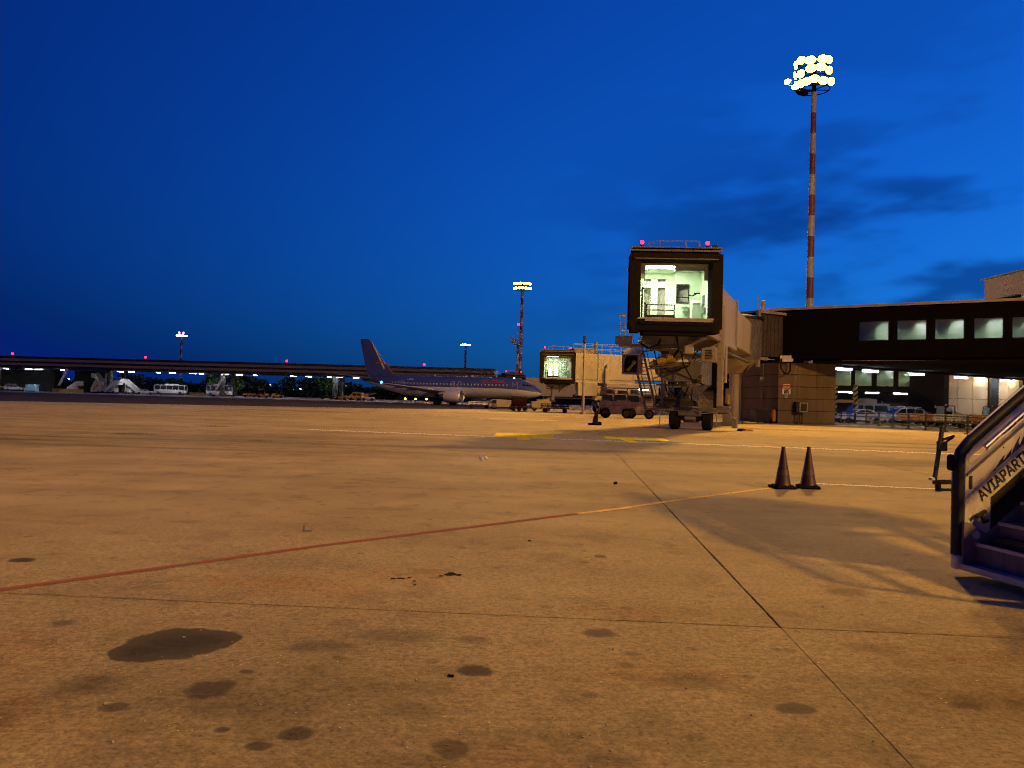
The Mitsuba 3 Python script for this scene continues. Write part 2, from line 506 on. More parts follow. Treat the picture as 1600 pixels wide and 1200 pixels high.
def stripe(name, pts, w, bsdf, z, label):
    p = np.array(pts, float)
    d = np.gradient(p, axis=0)
    d /= np.linalg.norm(d, axis=1, keepdims=True)
    nrm = np.c_[-d[:, 1], d[:, 0]] * w / 2
    v = np.vstack([np.c_[p - nrm, np.full(len(p), z)], np.c_[p + nrm, np.full(len(p), z)]])
    k = len(p)
    a = np.arange(k - 1)
    f = np.vstack([np.c_[a, a + 1, a + 1 + k], np.c_[a, a + 1 + k, a + k]])
    return struct(name, TM(v, f), bsdf, label)


stripe('red_line_marking', [(-9, 1.9), (-4.06, 6.45), (-3.19, 7.38), (-2.02, 8.66), (-.36, 10.27), (1.0, 11.6)], 0.105, 'red_line_paint', 0.004, 'faded red painted line running diagonally across the near slabs')
stripe('ochre_line_marking', [(1.0, 11.6), (1.7, 12.26), (2.92, 13.6), (5.2, 15.9)], 0.11, 'ochre_line_paint', 0.004, 'pale ochre end of the diagonal line running to the two cones')
stripe('white_line_marking', [(-9, 35.6), (-1.6, 33.9), (6.5, 32.2), (16.6, 29.75), (32, 26.0)], 0.28, 'white_line_paint', 0.004, 'long thin white line across the apron in front of the boarding bridge')
stripe('white_line_marking', [(6.3, 17.05), (9.0, 16.5), (16, 15.1)], 0.14, 'white_line_paint', 0.004, 'short thin white line from the cones towards the passenger stairs')
stripe('white_line_marking', [(-2.5, 62), (3.5, 60.5)], 0.3, 'white_line_paint', 0.004, 'short white dash far out beside the parked airliner')
stripe('white_line_marking', [(-4, 92), (5.5, 89)], 0.5, 'white_line_paint', 0.006, 'white dash before the second boarding bridge')
struct('yellow_box_marking', sheet([(-.75, 33.8), (1.75, 33.3), (1.95, 36.9), (-.65, 37.4)], 0.004), 'yellow_line_paint', 'yellow painted block left of the pair on the apron')
struct('yellow_box_marking', sheet([(.25, 31.6), (.75, 31.5), (.8, 33.42), (.3, 33.52)], 0.008), 'yellow_line_paint', 'short yellow stem below the left painted block')
struct('yellow_box_marking', sheet([(4.15, 34.5), (6.7, 33.6), (6.9, 36.4), (4.25, 37.0)], 0.004), 'yellow_line_paint', 'yellow painted block right of the pair on the apron')
struct('yellow_box_marking', sheet([(4.65, 31.4), (5.1, 31.3), (5.15, 34.1), (4.7, 34.25)], 0.008), 'yellow_line_paint', 'short yellow stem below the right painted block')

# ------------------------------------------------------------------ floodlight masts


def mast_pole(t, h, r0, r1, bands, first='mast_white'):
    zs = np.linspace(0, h, bands + 1)
    for k in range(bands):
        ra, rb = r0 + (r1 - r0) * k / bands, r0 + (r1 - r0) * (k + 1) / bands
        white = (bands - 1 - k) % 2 == 0
        obj(t, 'pole_band', CY((0, 0, zs[k]), (0, 0, zs[k + 1]), ra, rb, 16), 'mast_white' if white else 'mast_red')
    obj(t, 'base_flange', M(CY((0, 0, 0), (0, 0, .12), r0 * 2.2, n=20), CY((0, 0, .12), (0, 0, .6), r0 * 1.25, r0 * 1.05, 16)), 'grey_paint')


def flood(t, c, az, tilt, w, h, rad, weight):
    """One floodlight: housing, bracket and lens; az is the compass bearing it faces, from +y clockwise."""
    a, e = math.radians(az), math.radians(tilt)
    d = np.array([math.sin(a) * math.cos(e), math.cos(a) * math.cos(e), -math.sin(e)])
    u = np.array([math.cos(a), -math.sin(a), 0])
    v = np.cross(d, u)
    v = v if v[2] > 0 else -v
    c = np.array(c, float)
    ring = lambda s, o: [c + d * o + u * s * w / 2 * math.cos(q) + v * s * h / 2 * math.sin(q) for q in np.arange(16) * math.pi / 8]
    hs = obj(t, 'floodlight', LOFT([ring(.3, -.4), ring(.75, -.24), ring(1.0, -.04), ring(1.12, .0), ring(1.12, .01)]), 'rubber')
    obj(t, 'bracket', bar(c - d * .3, c - d * .3 - np.array([0, 0, .35]) - d * .25, .07), 'rubber', False)
    rr = np.array(ring(1.0, .02))
    q = TM(np.vstack([rr, [c + d * .05]]), [[i, (i + 1) % 16, 16] for i in range(16)])
    if q.face_normals[0] @ d < 0:
        q = TM(q.vertices, q.faces[:, ::-1])
    rad = np.asarray(rad, float)
    seen = np.array([14.0, 6.0, .33]) if rad[2] < .4 * rad[0] else COOL * 12
    lamp(hs, 'lens', q, seen, 0)
    beam = np.array(_place[-1] @ np.r_[c + d * .14, 1])[:3]
    aim = np.array(_place[-1] @ np.r_[c + d * 9.0, 1])[:3]
    scene[numbered(f'{t}_beam')] = {'type': 'spot', 'to_world': T().look_at(origin=beam.tolist(), target=aim.tolist(), up=[0, 0, 1]), 'cutoff_angle': 80.0, 'beam_width': 30.0,
                                    'intensity': {'type': 'rgb', 'value': [float(k) for k in rad * w * h * math.pi / 4]}, 'sampling_weight': float(weight)}


def mast_head(t, z, bearing, tiers, rad, weight, w=.95, h=.66, r=1.75, dz=1.0, spread=64, tilt=20, jitter=0.0):
    jr = np.random.default_rng(12)
    obj(t, 'head_frame', M(*[TU([(r * .82 * math.cos(q), r * .82 * math.sin(q), z + k * dz - .35) for q in np.linspace(0, 2 * np.pi, 25)], .05, 6) for k in range(len(tiers))],
                          *[bar((0, 0, z + k * dz - .35), (r * .82 * math.cos(q), r * .82 * math.sin(q), z + k * dz - .35), .07) for k in range(len(tiers)) for q in np.arange(6) * np.pi / 3],
                          CY((0, 0, z - 1.2), (0, 0, z + len(tiers) * dz - .8), .2, n=12)), 'rubber')
    for k, n in enumerate(tiers):
        for q in np.linspace(-spread, spread, n):
            a = bearing + q + jitter * (jr.random() - .5) * 16
            rk = r * (1 + jitter * (jr.random() - .6) * .5)
            flood(t, (rk * math.sin(math.radians(a)), rk * math.cos(math.radians(a)), z + k * dz + jitter * (jr.random() - .5) * .8), a, tilt, w, h, rad, weight)


KEY = 2700.0
mast = thing('floodlight_mast', 'tall red and white banded floodlight mast rising behind the dark corridor, sodium lamps burning', 'floodlight mast', 'sodium floodlight masts of the apron')
with at(28.5, 77, 0):
    mast_pole(mast, 32.0, .40, .24, 16)
    mast_head(mast, 32.6, 212, (6, 5, 5), SODIUM * KEY * .40, 0.10, w=1.05, h=.74, jitter=.4)
    for q in (318, 332, 346):  # extra heads added facing the airliner, to brighten its belly
        flood(mast, (1.7 * math.sin(math.radians(q)), 1.7 * math.cos(math.radians(q)), 32.6), q, 4, .95, .66, SODIUM * KEY * .5, .08)
    obj(mast, 'side_arm', M(bar((0, 0, 32.1), (-2.9, -.5, 32.5), .08), bar((0, 0, 32.1), (-2.2, -.7, 31.9), .08)), 'rubber', False)
    flood(mast, (-2.8, -.6, 32.75), 250, 28, .85, .5, SODIUM * 160 + COOL * 120, 0.02)
    flood(mast, (-2.1, -.9, 32.15), 230, 28, .85, .5, SODIUM * 160 + COOL * 120, 0.02)
mast2 = thing('floodlight_mast', 'red and white banded floodlight mast far behind the airliner nose, its sodium head glowing', 'floodlight mast', 'sodium floodlight masts of the apron')
with at(2.2, 225, 0):
    mast_pole(mast2, 32.0, .5, .36, 16)
    mast_head(mast2, 32.4, 180, (7, 6), SODIUM * KEY * 0.55, 0.006, w=1.05, h=.7, r=2.5, dz=1.3)
side = thing('floodlight_mast', 'banded floodlight mast out of view, right of and behind the passenger stairs', 'floodlight mast', 'sodium floodlight masts of the apron')
with at(47.5, -19.5, 0):
    mast_pole(side, 30.0, .36, .2, 15)
    mast_head(side, 30.6, 305, (4, 3), SODIUM * KEY * .74, 0.10, w=1.0, h=.7)
for k, (x, y, h, lab) in enumerate(((-141, 340, 24.0, 'white lit floodlight mast far away behind the left end of the long terminal'), (-21.3, 360, 24.6, 'white lit floodlight mast far behind the airliner, right of its tail'))):
    m = thing('white_light_mast', lab, 'floodlight mast')
    with at(x, y, 0):
        mast_pole(m, h, .55, .45, 13)
        mast_head(m, h + .3, 180, (5,), COOL * 2200, 0.006, w=1.5, h=.8, r=2.2, spread=70)
        if k == 0:
            for q in (-.9, .9):
                lamp(m, 'red_beacon', SPH((q, -.5, h + 1.6), .42, 1), (14, .5, 1.2), 0)
# ------------------------------------------------------------------ boarding bridges


def beacon(parent, c, r=.085):
    b = obj(parent, 'beacon', M(CY(np.array(c) - [0, 0, .22], np.array(c) - [0, 0, .06], r * .9, n=10)), 'dark_paint')
    lamp(b, 'red_lens', M(SPH(np.array(c) + [0, 0, .06], r * 1.25, 1, (1, 1, 1.0))), (3.2, .04, .12), 0)


def railing(pts, h=1.0, r=.028, mid=True):
    """Posts and two rails along a polyline of ground points."""
    ms = []
    for p in pts:
        ms.append(CY(p, np.array(p) + [0, 0, h], r, n=6))
    for a, b in zip(pts[:-1], pts[1:]):
        ms.append(CY(np.array(a) + [0, 0, h], np.array(b) + [0, 0, h], r, n=6))
        if mid:
            ms.append(CY(np.array(a) + [0, 0, h / 2], np.array(b) + [0, 0, h / 2], r * .8, n=6))
    return M(ms)


def bellows(x, side, z0, z1, y0=0.0, y1=1.15, n=6, amp=.13):
    """Folded side curtain of the hood: zigzag in plan, pushed up."""
    ys = np.linspace(y0, y1, 2 * n + 1)
    outp = [(x + side * (.22 + (amp if k % 2 == 0 else 0)), y) for k, y in enumerate(ys)]
    inn = [(x - side * (.20 - (0.05 if k % 2 == 0 else 0)), y) for k, y in enumerate(ys)]
    return PR(outp + inn[::-1], z0, z1, 'xy')


def cab(t, cab_light, w, roof_rail=True):
    """The cab with its hood, seen from the open end; local origin at the sill's middle, +y into the cab."""
    hw = 1.84
    # hood
    obj(t, 'hood_curtain', M(bellows(-hw - .14, -1, -.55, 3.25), bellows(-hw - .14, -1, -.75, -.55, amp=.02)), 'canopy_fabric', False)
    obj(t, 'hood_curtain', M(bellows(hw + .14, 1, -.55, 3.25), bellows(hw + .14, 1, -.75, -.55, amp=.02)), 'canopy_fabric', False)
    obj(t, 'hood_roof', M(PR([(-.06, 2.9), (-.02, 3.28), (1.3, 3.62), (1.3, 3.05), (.5, 2.86)], -hw - .37, hw + .37, 'yz')), 'canopy_fabric', False)
    obj(t, 'hood_edge_channel', M(B(0, .02, 3.40, 2 * hw + .84, .16, .09), B(0, .55, 3.56, 2 * hw + .82, 1.2, .06), B(0, -.03, 2.98, 2 * hw + .5, .06, .05)), 'steel_dirty', False)
    obj(t, 'bumper', M(B(0, .35, -.46, 2 * hw + .4, .8, .5, ch=.08), B(0, .5, -.78, 2 * hw - .3, .7, .2, ch=.05), CY((-hw, -.02, -.3), (hw, -.02, -.3), .12, n=10)), 'rubber')
    obj(t, 'sill_plate', M(B(0, .2, -.06, 2 * hw + .15, .5, .09, ch=.01), B(.15, -.07, -.16, 2 * hw - .3, .05, .1)), 'cream_paint')
    # shell
    obj(t, 'wall', B(-hw - .14, 2.75, 1.35, .12, 3.1, 3.3), 'cream_paint', False)
    obj(t, 'wall', B(hw + .14, 2.75, 1.35, .12, 3.1, 3.3), 'cream_paint', False)
    obj(t, 'roof', M(B(0, 2.75, 3.1, 2 * hw + .5, 3.2, .16, ch=.03)), 'cream_paint')
    obj(t, 'floor', B(0, 2.45, -.12, 2 * hw + .1, 3.9, .16), 'interior_floor', False)
    # lining
    obj(t, 'side_lining', B(-hw - .02, 2.75, 1.4, .08, 3.0, 2.76), 'interior_paint', False)
    obj(t, 'side_lining', B(hw + .02, 2.75, 1.4, .08, 3.0, 2.76), 'interior_paint', False)
    obj(t, 'ceiling', M(B(0, 2.75, 2.9, 2 * hw + .2, 3.1, .1), B(.95, 1.4, 2.72, 1.7, .3, .26), B(-1.62, 1.35, 2.5, .34, .25, .7), B(1.72, 1.3, 2.5, .22, .25, .8)), 'interior_paint', False)
    back = Polygon([(-hw, -.04), (.42, -.04), (.42, 2.85), (-hw, 2.85)],
                   [[(-1.22, .35), (-.84, .35), (-.84, 2.02), (-1.22, 2.02)], [(-.47, .35), (-.04, .35), (-.04, 2.02), (-.47, 2.02)],
                    [(-1.22, 2.36), (-.84, 2.36), (-.84, 2.5), (-1.22, 2.5)], [(-.47, 2.36), (-.04, 2.36), (-.04, 2.5), (-.47, 2.5)]])
    door = obj(t, 'door_wall', PR(back, 3.7, 3.76), 'interior_paint', False)
    obj(door, 'door_trim', M(*[B(x, 3.68, 1.25, .05, .05, 2.5) for x in (-1.5, -1.28, -.66, -.54, .06, .2)], B(-.65, 3.68, 2.28, 1.9, .05, .06)), 'interior_paint', False)
    obj(door, 'push_bar', M(B(-.9, 3.66, 1.2, .04, .04, .5), B(-.16, 3.62, 1.85, .3, .03, .03, ry=35)), 'grey_paint', False)
    # vestibule behind the doors, lit
    obj(t, 'vestibule', M(B(-1.9, 4.6, 1.4, .06, 1.7, 2.9), B(1.9, 4.35, 1.4, .06, 2.2, 2.9), B(0, 5.45, 1.4, 3.8, .06, 2.9), B(0, 4.35, 2.86, 3.8, 2.2, .06), B(0, 4.6, -.03, 3.8, 1.7, .06)), 'interior_paint', False)
    lamp(t, 'ceiling_lamp', QUAD((-.7, 4.6, 2.8), (0, .35, 0), (.8, 0, 0)), cab_light * .6, w * .4)
    # operator's side: partition, framed window, console
    obj(t, 'partition', PR(Polygon([(.42, -.04), (hw, -.04), (hw, 2.85), (.42, 2.85)], [[(.52, 1.16), (1.12, 1.16), (1.12, 2.12), (.52, 2.12)]]), 3.2, 3.26), 'interior_paint', False)
    obj(t, 'partition_return', B(.45, 3.48, 1.4, .06, .48, 2.8), 'interior_paint', False)
    wf = obj(t, 'window_frame', M(*[B(x, 3.17, 1.64, .045, .05, 1.02, ch=.01) for x in (.5, 1.14)], *[B(.82, 3.17, z, .68, .05, .045, ch=.01) for z in (1.14, 1.44, 2.14)]), 'black_plastic')
    obj(wf, 'window_glass', QUAD((.82, 3.23, 1.64), (.3, 0, 0), (0, 0, .48)), 'pane', False)
    lamp(t, 'bulkhead_lamp', LOFT([[(.82 + .27 * k * math.cos(q), 5.41 - e, 1.88 + .12 * k * math.sin(q)) for q in np.arange(12) * math.pi / 6] for e, k in ((0, 1), (.05, .8))]), cab_light * .5, w * .3)
    lamp(t, 'added_glow_panel', M(B(-.98, 5.40, .86, .5, .05, .8), B(-.2, 5.40, .9, .55, .05, .9)), cab_light * .42, w * .3)  # glowing panel added to brighten the lower half of the door slits
    obj(t, 'console', M(B(1.42, 2.6, .55, .5, .5, 1.0, ch=.05), PR([(2.3, 1.05), (2.85, 1.05), (2.85, 1.28)], 1.2, 1.66, 'yz'), B(.95, 3.05, .92, .42, .3, .05), B(.95, 3.1, .8, .3, .2, .2)), 'interior_paint', False)
    obj(t, 'console_arm', M(TU([(1.15, 3.1, 1.55), (1.32, 2.9, 1.5), (1.5, 2.8, 1.62)], .03, 6), B(1.52, 2.75, 1.62, .3, .1, .06)), 'black_plastic')
    obj(t, 'wall_box', M(B(1.78, 2.2, 1.2, .12, .3, .5, ch=.02), B(1.76, 1.9, .6, .1, .4, .3)), 'grey_paint')
    obj(t, 'tall_post', M(CY((-1.55, 1.5, 0), (-1.55, 1.5, 1.65), .05, n=8), CY((-1.3, 2.3, 0), (-1.3, 2.3, 1.0), .04, n=8), SPH((-1.52, 1.5, 1.68), .08), SPH((-1.3, 2.3, 1.0), .07)), 'black_plastic')
    obj(t, 'guard_rail', M(CY((-1.35, 1.2, .78), (.1, 1.2, .78), .03, n=6), CY((-1.35, 1.2, .5), (.1, 1.2, .5), .03, n=6), CY((-1.35, 1.2, 0), (-1.35, 1.2, .8), .04, n=6), CY((.1, 1.2, 0), (.1, 1.2, .8), .03, n=6), B(-.62, 1.2, .16, 1.5, .1, .18)), 'black_plastic')
    lamp(t, 'ceiling_lamp', QUAD((-.6, 1.75, 2.83), (0, .5, 0), (.78, 0, 0)), cab_light, w)
    obj(t, 'lamp_tray', M(B(-.6, 1.75, 2.848, 1.7, 1.1, .025)), 'grey_paint', False)
    # roof
    if roof_rail:
        obj(t, 'roof_rail', railing([(-1.25, 1.4, 3.2), (-.72, 1.3, 3.3), (.66, 1.3, 3.3), (1.32, 1.3, 3.3), (1.5, 2.0, 3.2)], .85, .03, False), 'grey_paint')
    beacon(t, (-1.72, .5, 3.84))
    beacon(t, (1.62, .5, 3.84))
    obj(t, 'roof_floodlight', M(B(1.98, .5, 3.74, .3, .22, .16, ry=-15, ch=.03), CY((1.98, .5, 3.5), (1.98, .5, 3.7), .03, n=6)), 'black_plastic')


scene['dark_glossy'] = two({'type': 'roughplastic', 'diffuse_reflectance': rgb(.16, .19, .15), 'alpha': .06})


def wheel(t, c, r, w, axis=(1, 0, 0)):
    """A tyre with a tread shoulder and a dished rim."""
    c, ax = np.array(c, float), np.array(axis, float)
    prof = [(-.5, .62), (-.5, .92), (-.38, 1.0), (.38, 1.0), (.5, .92), (.5, .62)]
    a, b = frame_of(ax)
    th = np.arange(20) * np.pi / 10
    rings = [c + ax * w * o + r * k * (np.cos(th)[:, None] * a + np.sin(th)[:, None] * b) for o, k in prof]
    ty = obj(t, 'wheel', LOFT(rings), 'rubber')
    obj(ty, 'rim', M(*[LOFT([c + ax * w * o * s + r * k * (np.cos(th)[:, None] * a + s * np.sin(th)[:, None] * b) for o, k in ((.5, .6), (.44, .5), (.3, .42), (.3, .18), (.46, .14))]) for s in (-1, 1)]), 'rim_paint')


def jet_bridge(label, cabp, yaw, zf, rot, wd, sc=1.0, k_light=1.0, weight=.03, hs=1.92, rail=True, group=None):
    t = thing('boarding_bridge', label, 'boarding bridge', group)
    cl = np.array([.88, 1.0, .74]) * 24.0 * k_light
    with at(cabp[0], cabp[1], zf, yaw):
        with at(np.diag([sc, sc, sc, 1.0])):
            cab(t, cl, weight, rail)
            obj(t, 'slew_base', M(CY((0, 2.4, -1.25), (0, 2.4, -.2), 1.3, 1.75, 20), CY((0, 2.4, -1.5), (0, 2.4, -1.25), 1.0, n=20), B(0, 2.4, -.95, 3.0, 2.2, .3, ch=.05)), 'steel_dirty')
            obj(t, 'cable_bundle', M(TU([(.2, .9, -.8), (.35, 1.0, -1.6), (.15, 1.3, -1.9), (.5, 2.0, -1.4)], .05, 6), TU([(-.5, 1.2, -.9), (-.7, 1.1, -1.3), (-1.2, 1.4, -1.5), (-1.5, 2, -1.2)], .05, 6)), 'rubber')
            obj(t, 'actuator', M(CY((.7, 1.2, -1.4), (1.4, 1.0, -1.0), .1, n=8), CY((1.4, 1.0, -1.0), (1.7, .9, -.8), .16, n=8), B(.9, 1.3, -1.55, .5, .4, .4, ch=.04)), 'cream_paint')
    piv = np.array([cabp[0] - math.sin(math.radians(yaw)) * 2.6 * sc, cabp[1] + math.cos(math.radians(yaw)) * 2.6 * sc])
    d = np.array(rot, float) - piv
    L = np.linalg.norm(d)
    ang = -math.degrees(math.atan2(d[0], d[1]))
    with at(piv[0], piv[1], 0, ang):
        m = L * .52
        zt = zf + 2.95
        obj(t, 'outer_tunnel', M(B(0, (1.2 + m) / 2, zf + 1.4, 3.3, m - 1.2, 3.1, ch=.06)), 'cream_paint')
        obj(t, 'inner_tunnel', M(B(0, (m + L) / 2 - .5, zf + 1.36, 2.9, L - m - .8, 2.75, ch=.06)), 'cream_paint')
        for y in (1.3, m * .5, m - .1):
            obj(t, 'tunnel_rib', M(B(-1.7, y, zf + 1.4, .1, .16, 3.2), B(1.7, y, zf + 1.4, .1, .16, 3.2), B(0, y, zf + 3.0, 3.5, .16, .1), B(0, y, zf - .2, 3.5, .16, .12)), 'cream_paint', False)
        obj(t, 'bottom_rail', M(B(-1.62, (1.2 + m) / 2, zf - .3, .22, m - 1.2, .28), B(1.62, (1.2 + m) / 2, zf - .3, .22, m - 1.2, .28), *[B(0, y, zf - .36, 3.1, .12, .16) for y in np.arange(2, m, 1.5)]), 'cream_paint', False)
        obj(t, 'cable_tray', M(bar((1.3, m * .6, zf - .75), (1.3, L - 2, zf - .62), .35, .1), *[bar((1.3, y, zf - .6), (1.3, y, zf - .2), .05) for y in np.arange(m * .6, L - 2, 1.4)]), 'steel_dirty', False)
        obj(t, 'roof_clutter', M(*[B(.9 * s, y, zt + .06, .3, .4, .14, ch=.03) for s, y in ((1, 3), (-1, m * .6), (.6, m * .9))]), 'grey_paint')
        # lift columns and crossheads
        for s in (-1, 1):
            c = obj(t, 'lift_column', M(B(hs * s, wd, (1.4 + zf + .2) / 2, .36, .4, zf - 1.2, ch=.03)), 'cream_paint')
            obj(c, 'column_sleeve', M(B(hs * s, wd, zf - .1, .46, .52, 2.7, ch=.03), B(hs * s, wd - .3, zf - .9, .3, .1, .5)), 'cream_paint')
            obj(t, 'ballscrew_motor', M(CY((hs * s, wd, zf + 1.25), (hs * s, wd, zf + 1.75), .16, n=10)), 'grey_paint')
        obj(t, 'crosshead', M(B(0, wd, zf - .75, 3.5, .5, .42, ch=.04), B(0, wd, zf - 1.25, 3.3, .22, .3, ch=.03), bar((-1.6, wd, zf - 1.2), (-.6, wd, zf - .9), .12), bar((1.6, wd, zf - 1.2), (.6, wd, zf - .9), .12)), 'cream_paint')
        obj(t, 'equipment_box', B(1.1, wd - .65, zf - 1.25, .9, .7, .9, ch=.04), 'cream_paint')
        obj(t, 'equipment_box', B(-.9, wd - .5, zf - 1.0, .7, .6, .6, ch=.04), 'cream_paint')
        obj(t, 'vent_grille', M(*[B(1.1, wd - 1.02, zf - 1.5 + k * .1, .4, .03, .05) for k in range(6)]), 'black_plastic', False)
        # bogie
        obj(t, 'bogie_beam', M(B(0, wd, 1.22, 4.5, .9, .28, ch=.05), B(0, wd, .98, 1.4, 1.5, .3, ch=.05), B(-1.95, wd, 1.4, .7, .7, .2, ch=.03), B(1.95, wd, 1.4, .7, .7, .2, ch=.03)), 'steel_dirty')
        for s in (-1, 1):
            wheel(t, (.98 * s, wd, .66), .66, .52)
        obj(t, 'axle', M(CY((-.95, wd, .66), (.95, wd, .66), .14, n=10), B(0, wd, .7, .9, .5, .5, ch=.06), B(0, wd, .78, 1.6, .14, .2)), 'steel_dirty')
        obj(t, 'drive_motor', M(CY((-.3, wd - .5, .74), (.35, wd - .5, .74), .17, n=10), B(0, wd - .55, 1.02, .8, .3, .14)), 'grey_paint')
        obj(t, 'safety_hoop', TU([(-1.75, wd - .5, 1.15), (-1.75, wd - .8, .95), (-1.75, wd - .8, .25)], .03, 6), 'cream_paint')
        obj(t, 'safety_hoop', M(TU([(1.62, wd - .5, 1.2), (1.62, wd - .75, 1.1), (1.62, wd - .75, .2)], .03, 6),
                                  TU([(-.4, wd - .5, 1.0), (.8, wd - .72, 1.02), (1.62, wd - .75, 1.12)], .025, 6)), 'cream_paint')
        obj(t, 'hanging_cable', M(TU([(-1.5, wd + .3, 2.6), (-1.1, wd + .5, 2.0), (-.6, wd + .6, 1.9), (-.2, wd + .4, 2.8)], .04, 6), TU([(.2, wd, zf - 1.4), (-.1, wd - .1, zf - 2.2), (.3, wd - .1, 2.6), (.9, wd, 1.9)], .035, 6)), 'rubber')
        # rotunda
        obj(t, 'rotunda_drum', M(CY((0, L, zf - .3), (0, L, zf + 3.15), 2.1, n=36), *[B(2.1 * math.cos(q), L + 2.1 * math.sin(q), zf + 1.4, .07, .07, 3.3, rz=math.degrees(q)) for q in np.linspace(0, 2 * np.pi, 28, endpoint=False)]), 'steel_dirty')
        obj(t, 'rotunda_roof', M(CY((0, L, zf + 3.15), (0, L, zf + 3.35), 2.35, n=36), CY((0, L, zf + 3.35), (0, L, zf + 3.6), 2.3, 1.2, 36)), 'dark_paint')
        obj(t, 'rotunda_bowl', M(CY((0, L, zf - 1.5), (0, L, zf - .3), .75, 2.0, 28)), 'cream_paint')
        obj(t, 'support_column', M(CY((0, L, 0), (0, L, zf - 1.5), .5, n=24), CY((0, L, 0), (0, L, .1), .95, n=24), CY((0, L, zf - 2.1), (0, L, zf - 2.0), .58, n=24)), 'cream_paint')
        obj(t, 'drain_pipe', TU([(.75, L - .6, 0), (.75, L - .6, zf - 1.6), (1.3, L - .8, zf - .6)], .07, 8), 'dark_paint')
    return t, piv, ang


BR = 'boarding bridges standing away from the terminal'
jb1, piv1, ang1 = jet_bridge('boarding bridge nearest, raised cab lit inside and open towards us', (7.9, 39.0), -3, 5.78, (19.4, 69.6), 7.8, .965, weight=.16, hs=1.68)
